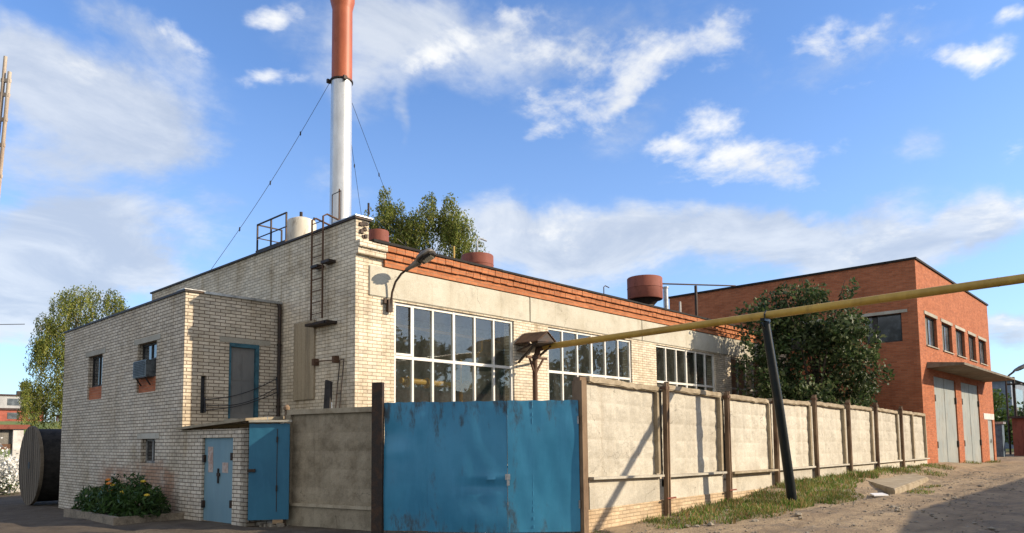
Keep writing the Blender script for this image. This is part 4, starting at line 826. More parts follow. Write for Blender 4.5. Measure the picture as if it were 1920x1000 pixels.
bm = B(); obox(bm, EA + Vector((0, 0, 2.14)) + nE*.0, dE*(LE+.05), nE*.12, (0, 0, .045)); part('top_rail', bm, 'lintel_concrete', sg)
bm = B(); tube(bm, [EA + dE*.35 + Vector((0, 0, 2.18)), EA + dE*.35 + Vector((0, 0, 2.28))], .008, 6); part('rebar_stub', bm, 'flashing', sg)
rb = B()
for k in range(10): q = EA + dE*random.uniform(.1, .8) + nE*random.uniform(-.1, .12); box(rb, q.x, q.x+random.uniform(.04, .16), q.y, q.y+random.uniform(.03, .1), -.02, random.uniform(.02, .09), .01)
tag(part('brick_rubble', rb, 'stone'), 'small heap of broken bricks under the blue shed leaf', 'rubble')

# ------------------------------------------------------------------ flower bed
pb = thing('flower_bed', 'low concrete edged flower bed along the annex left wall', 'flower bed', (6.2, 18.5, 0))
x0, x1, y0, y1 = 5.52, 7.0, 16.75, 20.2
bm = B(); box(bm, x0, x0+.12, y0, y1, -.25, .16, .008); box(bm, x0+.12, x1, y0, y0+.12, -.25, .155, .008); box(bm, x0+.12, x1, y1-.12, y1, -.25, .158, .008); part('kerb', bm, 'kerb', pb)
bm = B(); box(bm, x0+.12, x1, y0+.12, y1-.12, -.2, .08); part('soil', bm, 'soil', pb)
def plant(label, cx, cy, z, r, h, nl, flowers, group='flowering plants in the bed'):
    t = thing('flower_plant', label, 'plant', (cx, cy, z), group); h *= 1.2
    k = RNG.uniform(size=nl)**.6; a = RNG.uniform(0, 6.283, nl); zz = RNG.uniform(0, 1, nl)
    rr = r*np.sqrt(k)*(1-.45*zz**2); cen = np.stack([cx+rr*np.cos(a), cy+rr*np.sin(a), z+.03+h*zz*RNG.uniform(.75, 1.1, nl)], 1)
    polymesh('foliage', leaf_quads(cen, .15, -.3, 3.6), 4, 'leaf_flower', t)
    for i in range(flowers):
        a_ = random.uniform(0, 6.28); q = Vector((cx+r*.75*math.cos(a_)*random.uniform(.3, 1), cy+r*.75*math.sin(a_), z+h*random.uniform(.55, 1.05))); bm = B(); bmesh.ops.create_icosphere(bm, subdivisions=1, radius=.055)
        for v in bm.verts: v.co = Vector((v.co.x*1.2, v.co.y*1.2, v.co.z*.6)) + q
        part('blossom', bm, random.choice(['petal_orange', 'petal_yellow']), t)
plant('leafy plant with orange blossoms at the far end of the flower bed', 6.1, 19.7, .08, .55, .45, 800, 4)
plant('leafy plant with few orange blossoms in the middle of the flower bed', 6.15, 18.9, .08, .62, .50, 900, 4)
plant('tall bushy plant with yellow blossoms in the flower bed', 6.2, 18.0, .08, .68, .70, 1300, 7)
plant('dark leafy plant at the near corner of the flower bed', 6.25, 17.25, .08, .62, .50, 1000, 2)

# ------------------------------------------------------------------ cable drum
dm = thing('cable_drum', 'big old wooden cable drum standing behind the annex corner', 'cable drum', (6.9, 28.2, -.28))
DY, DZ, DR = 28.15, 1.03, 1.31
def disc(xa, xb):
    bm = B(); tube(bm, [(xa, DY, DZ), (xb, DY, DZ)], DR, 48); return bm
for xa in (6.62, 8.3): 
    fl = part('flange', disc(xa, xa+.1), 'drum_wood', dm)
    if xa < 7:
        bm = B(); tube(bm, [(xa-.012, DY, DZ), (xa+.02, DY, DZ)], .12, 16); part('axle_hole', bm, 'ac_dark', fl)
        bm = B()
        for k in range(-5, 6):
            y = DY + k*.235; hh = math.sqrt(max(DR**2 - (k*.235)**2, 0))*.98; box(bm, xa-.006, xa, y-.008, y+.008, DZ-hh, DZ+hh)
        part('plank_joints', bm, 'drum_dark', fl)
bm = B(); tube(bm, [(6.72, DY, DZ), (8.3, DY, DZ)], DR*.93, 40); part('lagging', bm, 'drum_dark', dm)

# ------------------------------------------------------------------ red brick building
XR, XR1, YR, YRB, ZR = 34.40, 50.3, 7.99, 20.1, 9.32
rb_ = thing('red_brick_building', 'tall red brick garage building with flat roof at the fence end', 'building', (XR, YR, 0))
RW = [(35.55, 37.65), (38.60, 40.65), (41.50, 43.55), (44.45, 46.30), (47.10, 49.2)]; RWZ = (5.68, 7.05)
GD = [(36.48, 40.75, .2, 4.35), (41.95, 46.2, .1, 4.35)]; SD = (48.3, 49.75, .1, 2.52)
bm = B(); wall(bm, (XR, YR), (1, 0), XR1-XR, -.3, ZR, .4, [(a-XR, b-XR, *RWZ) for a, b in RW] + [(g[0]-XR, g[1]-XR, g[2], g[3]) for g in GD] + [(SD[0]-XR, SD[1]-XR, SD[2], SD[3])]); part('front_wall', bm, 'red_brick', rb_, merge=True)
LW = [(8.64, 10.16, 5.80, 7.05), (12.2, 13.7, 5.80, 7.05)]
bm = B(); wall(bm, (XR, YRB), (0, -1), YRB-YR-.4, -.3, ZR, .4, [(YRB-b, YRB-a, c, d) for a, b, c, d in LW]); part('left_wall', bm, 'red_brick', rb_, merge=True)
bm = B(); box(bm, XR+.4, XR1, YRB-.4, YRB, -.3, ZR); box(bm, XR1-.4, XR1, YR+.4, YRB-.4, -.3, ZR); part('rear_wall', bm, 'red_brick', rb_)
bm = B(); box(bm, XR+.4, XR1-.4, YR+.4, YRB-.4, 8.9, 9.15); part('roof', bm, 'roof_black', rb_)
bm = B(); box(bm, XR-.07, XR1+.07, YR-.07, YRB+.07, ZR, ZR+.09); part('roof_edge', bm, 'roof_black', rb_)
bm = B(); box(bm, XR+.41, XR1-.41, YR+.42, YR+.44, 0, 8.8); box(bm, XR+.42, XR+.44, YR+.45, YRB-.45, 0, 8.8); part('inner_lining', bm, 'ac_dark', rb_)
for i, (a, b) in enumerate(RW):
    z0, z1 = RWZ; bm = B()
    for x_0, x_1, za, zb in ((a, a+.1, z0, z1), (b-.1, b, z0, z1), (a, b, z0, z0+.08), (a, b, z1-.08, z1), ((a+b)/2-.05, (a+b)/2+.05, z0, z1)): box(bm, x_0+.004, x_1-.004, YR+.12, YR+.2, za+.004, zb-.004)
    wn_ = part('window', bm, 'dark_frame', rb_)
    bm = B(); box(bm, a+.02, b-.02, YR+.155, YR+.165, z0+.02, z1-.02); part('pane', bm, 'far_glass', wn_)
    bm = B(); box(bm, a+.1, a+(b-a)*(.45 if i < 3 else .3), YR+.14, YR+.153, z0+.08, z1-.08); part('curtain', bm, 'curtain_grey', wn_)
    bm = B(); box(bm, a-.12, b+.12, YR-.03, YR+.1, z1+.003, z1+.15); part('lintel', bm, 'lintel_concrete', wn_)
    bm = B(); box(bm, a, b, YR-.06, YR+.1, z0-.05, z0-.003); part('sill', bm, 'lintel_concrete', wn_)
for i, (a, b, z0, z1) in enumerate(LW):
    bm = B()
    for y_0, y_1, za, zb in ((a, a+.07, z0, z1), (b-.07, b, z0, z1), (a, b, z0, z0+.07), (a, b, z1-.07, z1), (a+(b-a)*.66, a+(b-a)*.66+.22, z0, z1)): box(bm, XR+.12, XR+.2, y_0+.004, y_1-.004, za+.004, zb-.004)
    wn_ = part('window', bm, 'dark_frame', rb_); bm = B(); box(bm, XR+.155, XR+.165, a+.02, b-.02, z0+.02, z1-.02); part('pane', bm, 'far_glass', wn_)
    bm = B(); box(bm, XR-.03, XR+.1, a-.25, b+.3, z1+.003, z1+.14); part('lintel', bm, 'lintel_concrete', wn_)
bm = B(); prism(bm, [(35.45, YR, 4.64), (35.45, YR-1.42, 4.68), (35.45, YR-1.42, 4.78), (35.45, YR, 4.90)], (12.8, 0, 0)); part('canopy', bm, 'canopy_concrete', rb_, label='long concrete canopy over the garage doors')
for i, (a, b, z0, z1) in enumerate(GD):
    bm = B(); zg = ground_z((a+b)/2, YR-.3) - .05
    box(bm, a+.02, (a+b)/2-.01, YR+.06, YR+.12, z0, z1-.01); box(bm, (a+b)/2+.01, b-.02, YR+.06, YR+.12, z0, z1-.01)
    box(bm, (a+b)/2-.05, (a+b)/2+.05, YR+.045, YR+.06, z0+.02, z1-.03)
    gd = part('garage_door', bm, 'garage_grey', rb_); bm = B()
    for x in (a+.02, b-.14):
        for z in (1.1, 3.2): box(bm, x, x+.12, YR-.02, YR+.06, z, z+.3)
    part('hinge', bm, 'dark_metal', gd)
a, b, z0, z1 = SD; bm = B(); box(bm, a+.02, b-.02, YR+.06, YR+.12, z0, z1-.01); box(bm, a+.1, b-.1, YR+.045, YR+.06, z0+.2, z0+1.0); box(bm, a+.1, b-.1, YR+.045, YR+.06, z0+1.2, z1-.15); sd_ = part('side_door', bm, 'garage_grey', rb_)
bm = B(); box(bm, a+.8, a+.95, YR+.0, YR+.045, 1.2, 1.4); part('handle', bm, 'flashing', sd_)
bm = B(); box(bm, a-1.1, b+.4, YR-.02, YR+.1, z1+.003, z1+.34); part('lintel', bm, 'whitewash', sd_)

# ------------------------------------------------------------------ concrete slab, litter, stones on the ground
sb = B(); prism(sb, [(20.2, 5.45, .12), (24.3, 7.55, .12), (29.2, 7.35, .12), (26.4, 6.1, .12)], (0, 0, .23))
bmesh.ops.bevel(sb, geom=list(sb.edges), offset=.03, segments=2, affect='EDGES')
tag(part('concrete_slab', sb, 'rim_concrete'), 'flat concrete slab lying on the dirt by the fence', 'slab')
lt = B(); prism(lt, [(19.3, 5.68, .215), (19.85, 5.95, .215), (20.2, 5.75, .215), (19.65, 5.45, .215)], (0, 0, .03)); tag(part('litter_sheet', lt, 'white_litter'), 'white sheet of litter on the ground before the concrete slab', 'litter')
for i in range(26):
    x, y = random.uniform(10.8, 20), random.uniform(3.2, 7.4)
    if i < 9: x, y = random.uniform(10.9, 14.5), random.uniform(5.3, 7.3)
    bm = B(); bmesh.ops.create_icosphere(bm, subdivisions=2, radius=1); r = random.uniform(.025, .07)
    for v in bm.verts: v.co = Vector((v.co.x*r*1.4, v.co.y*r, v.co.z*r*.6))*(1+.25*math.sin(v.co.x*5+i)*math.cos(v.co.y*4+i)) + Vector((x, y, ground_z(x, y)+.01))
    tag(part('stone', bm, 'stone'), 'small pale stone lying on the dirt road by the fence', 'stone', 'stones on the dirt road')

m = 2600; X = RNG.uniform(9.5, 34, m); Y = RNG.uniform(2.2, 7.6, m); R_ = RNG.uniform(.008, .03, m)*(1+1.2*(RNG.uniform(size=m) > .96)); vs = []
oct_ = np.array([(1, 0, 0), (0, 1, 0), (-1, 0, 0), (0, -1, 0), (0, 0, 1), (0, 0, -1)], float); tri = [(0, 1, 4), (1, 2, 4), (2, 3, 4), (3, 0, 4), (1, 0, 5), (2, 1, 5), (3, 2, 5), (0, 3, 5)]
for x, y, r in zip(X, Y, R_):
    v = oct_*np.array([r*1.5, r*1.1, r*.7])*RNG.uniform(.6, 1.2, (6, 1)); a_ = RNG.uniform(0, 6.28); v = v @ np.array([[math.cos(a_), math.sin(a_), 0], [-math.sin(a_), math.cos(a_), 0], [0, 0, 1]]) + np.array([x, y, ground_z(x, y)+r*.2]); vs.append(v[np.array(tri)].reshape(-1, 3))
tag(polymesh('gravel', np.concatenate(vs), 3, 'stone'), 'loose gravel scattered over the dirt road', 'gravel', kind='stuff')
# ------------------------------------------------------------------ grass along the fence
def grass(name, spots, hmin, hmax, per, label):
    vs = []
    for (x, y, r, n_, k) in spots:
        m = int(n_); a = RNG.uniform(0, 6.283, m); rr = r*np.sqrt(RNG.uniform(size=m)); X = x+rr*np.cos(a)*1.5; Y = y+rr*np.sin(a)*.8
        ok = Y < FY-.07; X, Y = X[ok], Y[ok]; m = len(X); Z = np.array([ground_z(p, q) for p, q in zip(X, Y)])-.02
        h = RNG.uniform(hmin, hmax, m)*k; t = RNG.uniform(0, 6.283, m); wd = RNG.uniform(.008, .018, m)
        lean = RNG.normal(0, .35, (m, 2))*h[:, None]
        q = np.empty((m, 4, 3)); q[:, 0] = np.stack([X-wd*np.cos(t), Y-wd*np.sin(t), Z], 1); q[:, 1] = np.stack([X+wd*np.cos(t), Y+wd*np.sin(t), Z], 1)
        q[:, 2] = np.stack([X+lean[:, 0]+wd*.4*np.cos(t), Y+lean[:, 1]+wd*.4*np.sin(t), Z+h], 1); q[:, 3] = np.stack([X+lean[:, 0]*1.02-wd*.2*np.cos(t), Y+lean[:, 1]*1.02, Z+h*1.02], 1); vs.append(q.reshape(-1, 3))
    o = polymesh(name, np.concatenate(vs), 4, 'grass_mix'); tag(o, label, 'grass', kind='stuff'); return o
sp_ = []
for k in range(120):
    x = 11.5 + 22*(k/120) + random.uniform(-.4, .4); sp_.append((x, FY-random.uniform(.1, .6), random.uniform(.2, .45), random.choice([0, 0, 20, 60, 120, 150]), random.uniform(.4, 1.2)))
for x, y, r, n_, k in ((12.3, 7.1, .5, 500, .7), (13.4, 6.8, .6, 700, .8), (14.4, 6.5, .6, 700, .7), (15.2, 6.6, .6, 800, .9), (16.2, 6.4, .4, 700, 1.3), (16.6, 6.9, .8, 900, 1.0), (17.8, 6.7, .9, 1100, .9), (17.8, 6.1, .5, 700, .8), (18.8, 6.3, .6, 700, .7), (19.5, 7.0, .9, 1000, 1.0), (20.8, 7.3, .8, 800, 1.0), (22.4, 7.5, .7, 600, 1.2), (24.5, 7.6, .6, 500, 1.5), (28.0, 7.6, .7, 500, 1.5), (21.6, 5.2, .4, 260, .6), (23.9, 5.6, .5, 240, .6), (29.6, 6.9, .8, 420, 1), (33.5, 7.4, .8, 400, 1), (41.3, 7.7, .6, 200, 1.2), (46.8, 7.7, .6, 200, 1.2), (15.3, 7.3, .6, 700, 1.1), (14.2, 7.5, .6, 500, 1)): sp_.append((x, y, r, n_, k))
sp_ += [(7.75, 12.6, .25, 160, .9), (7.6, 13.1, .25, 120, .7), (8.6, 10.3, .3, 60, .4), (9.5, 8.7, .3, 60, .4), (10.4, 7.8, .3, 80, .5)]
grass('grass', sp_, .03, .15, 0, 'patchy green and straw coloured grass along the fence foot')

# ------------------------------------------------------------------ trees
def blob_leaves(blobs_, n, size, droop=0.0, shell=.55):
    vol = np.array([b[3]*b[4]*b[5] for b in blobs_])**.7; pick = RNG.choice(len(blobs_), n, p=vol/vol.sum()); bb = np.array(blobs_)[pick]
    d = RNG.normal(size=(n, 3)); d /= np.linalg.norm(d, axis=1)[:, None]; r = shell + (1-shell)*RNG.uniform(size=n)**.5; r *= RNG.uniform(.55, 1.1, n)
    cen = bb[:, :3] + d*r[:, None]*bb[:, 3:6]
    cl = np.floor(cen*1.6); hsh = np.sin(cl @ np.array([12.9, 78.2, 37.7]))*43758.5; keep = (hsh - np.floor(hsh)) > .28      # gaps
    return leaf_quads(cen[keep], size, droop)
def tree(name, label, cat, base, height, r0, blobs_, n, size, leaf, bark, droop=0, nlimb=12, group=None, strands=0, slen=2.0):
    t = thing(name, label, cat, base, group); bm = B(); cr = [b[:3] for b in blobs_]
    tips = branchy(bm, base, (base[0]+random.uniform(-.3, .3), base[1]+random.uniform(-.3, .3), base[2]+height*.88), r0, cr, nlimb)
    part('trunk', bm, bark, t, True)
    vs = [blob_leaves(blobs_, n, size, droop)]
    if strands:
        for k in range(strands):
            b = blobs_[RNG.integers(len(blobs_))]; d = RNG.normal(size=3); d[2] = abs(d[2])*.4; d /= np.linalg.norm(d); q = np.array(b[:3]) + d*np.array(b[3:6])*RNG.uniform(.6, 1.05)
            m = int(26*slen); L = slen*RNG.uniform(.4, 1.1); z = np.linspace(0, L, m); sway = RNG.normal(0, .12, 2)
            cen = np.stack([q[0]+sway[0]*z+RNG.normal(0, .07, m), q[1]+sway[1]*z+RNG.normal(0, .07, m), q[2]-z], 1); vs.append(leaf_quads(cen, size*.85, .8, 2.2))
    polymesh('crown', np.concatenate(vs), 4, leaf, t); return t
# bushy tree behind the right fence
bb = []
for k in range(26):
    a = random.uniform(0, 6.28); r = random.uniform(0, 2.3); z = random.uniform(2.0, 6.3); f = 1 - max(0, (z-5.6)/4.2)
    bb.append((29.7+r*f*math.cos(a), 10.75+r*f*.85*math.sin(a), z, .95, .9, .8))
bb += [(29.4, 10.6, 7.3, .5, .5, .6), (30.9, 10.6, 6.6, .9, .9, .8), (31.5, 10.2, 5.9, .9, .9, .8), (31.9, 10.0, 5.0, .8, .8, .9), (32.2, 9.9, 3.6, .7, .7, .9), (27.2, 11.6, 4.0, .7, .7, 1.2), (27.0, 11.4, 6.3, .5, .5, .4), (26.4, 11.9, 5.5, .4, .4, .4)]
bb += [(26.92, 11.75, 6.26, .75, .75, .7), (27.57, 11.58, 6.84, .75, .75, .7), (28.06, 11.02, 7.11, .75, .75, .7), (28.55, 10.47, 7.31, .75, .75, .7), (29.00, 10.02, 7.03, .75, .75, .7), (29.45, 9.58, 6.60, .75, .75, .7), (29.84, 9.23, 6.03, .75, .75, .7), (30.17, 8.97, 5.33, .75, .75, .7), (30.29, 8.95, 4.38, .75, .75, .7), (30.25, 9.07, 3.64, .75, .75, .7), (26.83, 11.96, 5.43, .75, .75, .7), (26.81, 12.10, 4.39, .75, .75, .7), (27.00, 12.01, 3.46, .75, .75, .7), (27.96, 11.23, 6.31, .75, .75, .7), (28.82, 10.30, 6.30, .75, .75, .7), (28.43, 10.82, 5.46, .75, .75, .7), (29.30, 9.89, 5.45, .75, .75, .7), (29.77, 9.48, 4.60, .75, .75, .7), (27.73, 11.62, 5.05, .75, .75, .7), (28.23, 11.23, 3.78, .75, .75, .7), (29.24, 10.15, 3.77, .75, .75, .7), (26.57, 12.14, 6.26, .75, .75, .7)]
for k in range(26):
    b0 = random.choice(bb); bb.append((b0[0]+random.uniform(-.8, .8), b0[1]+random.uniform(-.8, .8), min(b0[2]+random.uniform(.1, .6), 7.5), .28, .28, .4))
for k in range(14): bb.append((28.3+random.uniform(-.7, .7), 11.6+random.uniform(-.5, .4), random.uniform(2.2, 6.4), .75, .7, .7))
tree('bushy_tree', 'dense dark green bushy tree between the fence and the boiler house', 'tree', (29.6, 10.8, 0), 6.6, .16, bb, 30000, .18, 'leaf_dark', 'bark_brown', nlimb=30)
# birch behind the boiler house
bb = []
for (x, y, z, r) in ((24.0, 31.7, 14.1, 1.1), (23.5, 32.2, 13.7, .95), (24.5, 31.2, 13.6, .9), (26.4, 29.3, 14.0, 1.0), (25.1, 30.6, 13.9, 1.0), (26.9, 28.9, 13.2, 1.1), (27.3, 28.5, 12.2, 1.0), (24.8, 30.9, 12.8, 1.0),  (23.7, 31.9, 13.2, 1.15), (24.1, 31.6, 12.0, 1.25), (25.7, 30.0, 14.2, 1.05), (25.3, 30.4, 13.2, 1.2), (26.4, 29.3, 13.0, 1.15), (26.8, 28.9, 12.0, 1.2), (25.4, 30.4, 12.0, 1.3), (24.6, 31.2, 11.0, 1.4), (26.0, 29.7, 11.0, 1.4), (27.4, 28.4, 11.0, 1.0), (25.3, 30.4, 10.0, 1.4), (23.8, 31.8, 10.6, 1.2), (26.6, 29.0, 10.0, 1.2), (24.9, 30.8, 12.4, 1.1), (24.7, 31.0, 11.6, 1.2), (24.6, 31.1, 13.0, .8), (27.6, 28.1, 12.0, .8), (26.0, 29.7, 14.9, .6), (24.1, 31.6, 14.9, .6)):
    for k in range(3): bb.append((x+random.uniform(-.5, .5), y+random.uniform(-.5, .5), z+random.uniform(-.5, .5), r*.62, r*.62, r*.8))
tree('birch_tree', 'green birch tree rising behind the boiler house roof', 'tree', (25.2, 30.4, 0), 14.4, .24, bb, 24000, .15, 'leaf_birch', 'bark_birch', .6, 20, 'birch trees', strands=680, slen=1.8)
bb = [(30.4, 27.4, 9.2, .6, .6, .5), (30.9, 27.0, 8.8, .5, .5, .5), (29.9, 27.8, 9.6, .4, .4, .5), (31.2, 26.9, 8.2, .6, .6, .6)]
tree('birch_tree', 'small birch top just showing right of the low roof vent', 'tree', (30.5, 27.4, 0), 9.6, .12, bb, 900, .20, 'leaf_birch', 'bark_birch', .3, 5, 'birch trees', strands=20, slen=.9)
# drooping birch at the left
bb = []
for (x, y, z, r) in ((12.9, 44.6, 10.1, 1.0), (12.1, 44.9, 9.6, 1.2), (14.2, 44.4, 9.6, 1.0), (14.9, 44.0, 8.6, 1.1), (13.3, 44.5, 8.4, 1.4), (11.9, 45.0, 8.0, 1.1), (11.1, 45.3, 8.3, .7), (10.8, 45.4, 7.5, .7), (11.0, 45.3, 4.2, .8), (11.4, 45.1, 5.0, .9), (12.2, 44.8, 6.2, 1.2), (10.5, 45.4, 4.9, .4), (12.2, 44.8, 4.0, 1.0), (15.8, 43.6, 7.8, .9)):
    for k in range(3): bb.append((x+random.uniform(-.4, .4), y+random.uniform(-.4, .4), z+random.uniform(-.4, .4), r*.55, r*.55, r*.7))
tree('birch_tree', 'drooping yellowish birch tree behind the annex on the left', 'tree', (12.4, 44.8, -.6), 10.6, .2, bb, 6500, .13, 'leaf_birch', 'bark_birch', .7, 22, 'birch trees', strands=640, slen=2.4)

# ------------------------------------------------------------------ left background
hx = [(-60, 150, 0), (-30, 150, 2.5), (0, 140, 5.4), (30, 130, 5.6), (60, 115, 3.5), (90, 100, 0)]
bm = B(); rows = []
for t in np.linspace(0, 1, 13):
    r = []
    for i, (x, y, z) in enumerate(hx):
        hgt = math.sin(min(t, .62)/.62*math.pi/2); r.append(bm.verts.new((x*(0.45+.8*t), 62 + (y-62)*t*1.3, -.3 + z*.92*hgt + random.uniform(-.1, .1))))
    rows.append(r)
for i in range(len(rows)-1):
    for k in range(len(hx)-1): bm.faces.new((rows[i][k], rows[i][k+1], rows[i+1][k+1], rows[i+1][k]))
tag(part('hill', bm, 'hedge_ground', None, True), None, None, kind='structure')
def block(name, label, cat, x0, x1, y0, y1, z0, z1, mat, roof, nwx, nwz, face='-y', group=None, gable=0):
    t = thing(name, label, cat, ((x0+x1)/2, y0, z0), group); bm = B(); box(bm, x0, x1, y0, y1, z0, z1); wl = part('wall', bm, mat, t)
    bm = B()
    if gable: prism(bm, [(x0-.4, y0-.4, z1), (x0-.4, y1+.4, z1), (x0-.4, (y0+y1)/2, z1+gable)], (x1-x0+.8, 0, 0))
    else: box(bm, x0-.2, x1+.2, y0-.2, y1+.2, z1, z1+.3)
    part('roof', bm, roof, t)
    for i in range(nwx):
        for j in range(nwz):
            bm = B(); cz = z0 + (z1-z0)*(j+.5)/nwz; h = (z1-z0)/nwz*.28
            cx = x0 + (x1-x0)*(i+.5)/nwx; wd = (x1-x0)/nwx*.28; box(bm, cx-wd, cx+wd, y0-.05, y0+.05, cz-h, cz+h); part('window', bm, 'far_glass', t)
            bm = B(); cy = y0 + (y1-y0)*(i+.5)/nwx; wd = (y1-y0)/nwx*.28; box(bm, x0-.05, x0+.05, cy-wd, cy+wd, cz-h, cz+h); part('window', bm, 'far_glass', t)
    return t
block('apartment_block', 'distant red brick apartment row on the grassy hill', 'building', 22, 33, 133, 142, 3.5, 7.0, 'far_wall_red', 'far_roof', 4, 2)
block('apartment_block', 'distant red apartment row partly behind the drooping birch', 'building', 35.5, 41, 128, 136, 3.0, 6.2, 'far_wall_red', 'far_roof', 2, 2)
block('apartment_block', 'distant pale grey building behind the red row', 'building', 27, 41, 165, 175, 4, 11.0, 'far_wall_grey', 'far_roof', 4, 3)
for i, (x, y) in enumerate(((25.6, 112), (29.8, 110))):
    t = thing('floodlight_mast', 'dark floodlight mast left of its twin before the red row' if i == 0 else 'second dark floodlight mast nearer the drooping birch', 'mast', (x, y, 0), 'floodlight masts'); bm = B(); tube(bm, [(x, y, 0), (x, y, 8.2)], .12, 8); part('mast', bm, 'dark_metal', t); bm = B(); box(bm, x-1.0, x+1.0, y-.3, y+.3, 8.2, 8.7); part('lamp_bank', bm, 'dark_metal', t)
ks = thing('open_garage', 'small white open garage with red roof edge at the left edge', 'garage', (7.4, 40.6, -.6))
bm = B(); box(bm, 3.4, 9.1, 45.0, 45.2, -.7, 2.45); box(bm, 3.4, 3.6, 40.8, 45, -.7, 2.45); part('wall', bm, 'interior', ks)
bm = B(); box(bm, 3.2, 9.5, 40.5, 45.5, 2.45, 2.66); part('roof', bm, 'rust_red', ks)
bm = B(); box(bm, 8.85, 9.27, 40.6, 41.0, -.7, 2.44); part('post', bm, 'whitewash', ks)
bm = B(); box(bm, 3.6, 8.85, 40.8, 40.9, 1.75, 2.44); part('fascia', bm, 'curtain_grey', ks); bm = B(); box(bm, 3.6, 8.84, 40.7, 40.79, 1.5, 1.75); part('trim', bm, 'rust_brown', ks)
wb = thing('white_bush', 'white flowering bush before the open garage', 'bush', (8.0, 39.2, -.58)); cen = RNG.normal(size=(2200, 3))*np.array([.42, .34, .36]) + np.array([8.0, 39.2, .62])
polymesh('blossom', leaf_quads(cen, .13, 0, 1.3), 4, 'petal_white', wb); cen = RNG.normal(size=(900, 3))*np.array([.55, .3, .25]) + np.array([8.1, 39.4, -.1]); polymesh('foliage', leaf_quads(cen, .13), 4, 'leaf_dark', wb)
# timber utility pole cut by the left frame edge
up = thing('utility_pole', 'weathered twin timber utility pole with cross blocks at the left edge', 'utility pole', (3.970, 22.470, 0))
bm = B(); tube(bm, [(3.923, 22.521, 0.000), (4.056, 21.005, 11.452)], .042, 10); part('post', bm, 'wood_grey', up, True)
bm = B(); tube(bm, [(4.018, 22.418, 0.000), (4.147, 20.954, 11.064)], .045, 10); part('post', bm, 'wood_grey', up, True)
for a, b in (((4.049, 21.085, 10.850), (4.144, 20.984, 10.842)), ((4.045, 21.131, 10.505), (4.140, 21.031, 10.482)), ((4.038, 21.214, 9.874), (4.133, 21.112, 9.872)), ((4.030, 21.298, 9.242), (4.125, 21.197, 9.234)), ((4.021, 21.400, 8.467), (4.116, 21.299, 8.458)), ((4.012, 21.507, 7.664), (4.107, 21.406, 7.653))):
    a, b = Vector(a), Vector(b); d = (b-a).normalized()*.06; bm = B(); bar(bm, a-d*.8, b+d*.8, .06, .09); part('cross_block', bm, 'wood_grey', up)

# ------------------------------------------------------------------ right background
block('grey_house', 'distant blue grey house with dark roof beyond the red building', 'house', 96, 125, 13.5, 30, 0, 7.6, 'far_wall_blue', 'far_roof', 3, 2, gable=4)
def ftree(label, x, y, z, r, h, n, group='trees beyond the red building', leaf='leaf_green', sz=.38):
    bb = [(x+random.uniform(-r, r)*.6, y+random.uniform(-r, r)*.6, z+h*random.uniform(.3, .9), r*.5, r*.5, h*.2) for k in range(9)]
    tree('broadleaf_tree', label, 'tree', (x, y, z), h*.85, .2, bb, n, sz, leaf, 'bark_brown', nlimb=8, group=group)
ftree('green broadleaf tree close behind the red building corner', 76, 12.0, 0, 2.4, 5.2, 2600)
ftree('darker broadleaf tree right of the first beyond the red building', 80, 10.6, 0, 2.8, 5.0, 2600, leaf='leaf_dark')
ftree('pale low broadleaf tree above the red garage', 84, 13.6, 0, 3.0, 5.6, 2600)
ftree('broadleaf tree at the right edge above the red garage', 78, 8.8, 0, 2.6, 4.6, 2400)
rg = thing('red_garage', 'dark red metal garage at the right edge beyond the building', 'garage', (62, 7.5, 0))
bm = B(); box(bm, 60.6, 66, 5.0, 8.6, 0, 2.75); part('wall', bm, 'rust_red', rg); bm = B(); box(bm, 60.4, 66.2, 4.8, 8.75, 2.75, 2.9); part('roof', bm, 'far_roof', rg); bm = B(); box(bm, 60.55, 60.6, 5.6, 8.0, .05, 2.3); part('door', bm, 'rust_red', rg)
cb = thing('metal_cabinet', 'tall blue grey metal cabinet beside the red building corner', 'cabinet', (59, 8.9, 0)); bm = B(); box(bm, 57.6, 58.4, 8.75, 9.5, .05, 2.35); part('case', bm, 'cabinet_blue', cb); bm = B(); box(bm, 57.5, 58.5, 8.65, 9.6, 2.35, 2.5); part('top', bm, 'flashing', cb)
rl2 = thing('street_lamp', 'distant street lamp with angled head beyond the red building', 'street lamp', (64, 9.6, 0))
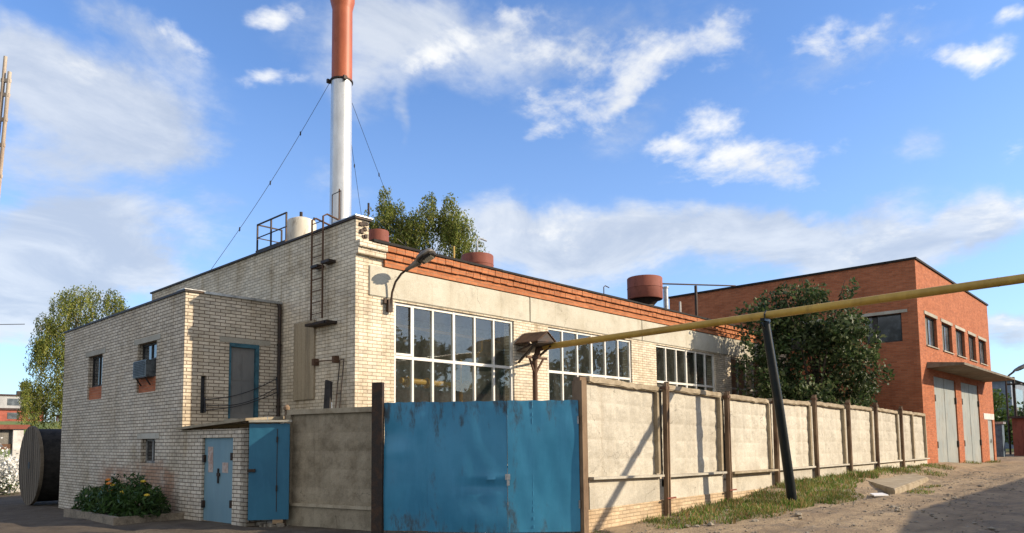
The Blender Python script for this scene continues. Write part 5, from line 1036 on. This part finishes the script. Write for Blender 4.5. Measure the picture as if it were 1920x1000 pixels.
bm = B(); tube(bm, [(64, 9.3, 0), (64, 9.3, 5.6), (64.1, 9.1, 6.0), (64.4, 8.8, 6.3)], .07, 8); part('pole', bm, 'dark_metal', rl2, True); lamphead(rl2, Vector((64.4, 8.8, 6.3)), Vector((.6, -.6, .4)).normalized(), 1.3, .28)
up2 = thing('utility_post', 'short dark utility post beside the distant street lamp', 'post', (66, 9.1, 0)); bm = B(); tube(bm, [(66, 9.1, 0), (66, 9.1, 6.0)], .1, 8); part('post', bm, 'dark_metal', up2); bm = B(); box(bm, 65.6, 66.4, 8.6, 9.6, 5.4, 5.5); part('crossarm', bm, 'dark_metal', up2)
# overhead wire at the far left
bm = B(); tube(bm, [(-6, 52, 9.2), (4.0, 47.0, 7.6), (10.2, 45.4, 8.2)], .02, 5); tag(part('overhead_wire', bm, 'wire'), 'thin overhead wire running to the drooping birch', 'wire')

# unseen garage row added behind the camera, outline shaped for the road shade
nb = thing('road_shade_garage', 'unseen brick garage row added to shade the road', 'garage', (40, -6, 0))
HB = 4.6; tt = (HB-.2)/.56
ol = [(4.0, 4.10), (17.6, 4.15), (21.4, 4.6), (75, 4.6)]; y0 = 4.02 - tt
bm = B(); prism(bm, [(4.0, y0, -.1)] + [(x, y0, z-.12) for x, z in ol] + [(75, y0, -.1)], (0, -9, 0)); part('wall', bm, 'red_brick', nb)
bm = B(); prism(bm, [(x, y0+.02, z-.12) for x, z in ol] + [(x, y0+.02, z) for x, z in ol[::-1]], (0, -9.1, 0)); part('roof', bm, 'roof_black', nb)
for k in range(5):
    bm = B(); x = 26+k*8; box(bm, x, x+3, 4.02-tt, 4.02-tt+.06, .05, 2.6); part('door', bm, 'garage_grey', nb)
# trees across the road, mirrored in the hall windows
for i in range(11):
    x, y, h = 42 + i*9.5 + random.uniform(-2, 2), -32 + random.uniform(-2, 2), random.uniform(12.2, 15.5)
    bb = [(x+random.uniform(-3, 3), y+random.uniform(-1.5, 1.5), h*random.uniform(.15, .92), 2.6, 2.0, 1.9) for k in range(18)]
    tree('broadleaf_tree', 'broadleaf tree across the road behind the viewpoint, mirrored in the windows', 'tree', (x, y, 0), h*.85, .3, bb, 3600, .75, 'leaf_green', 'bark_brown', nlimb=8, group='trees across the road')
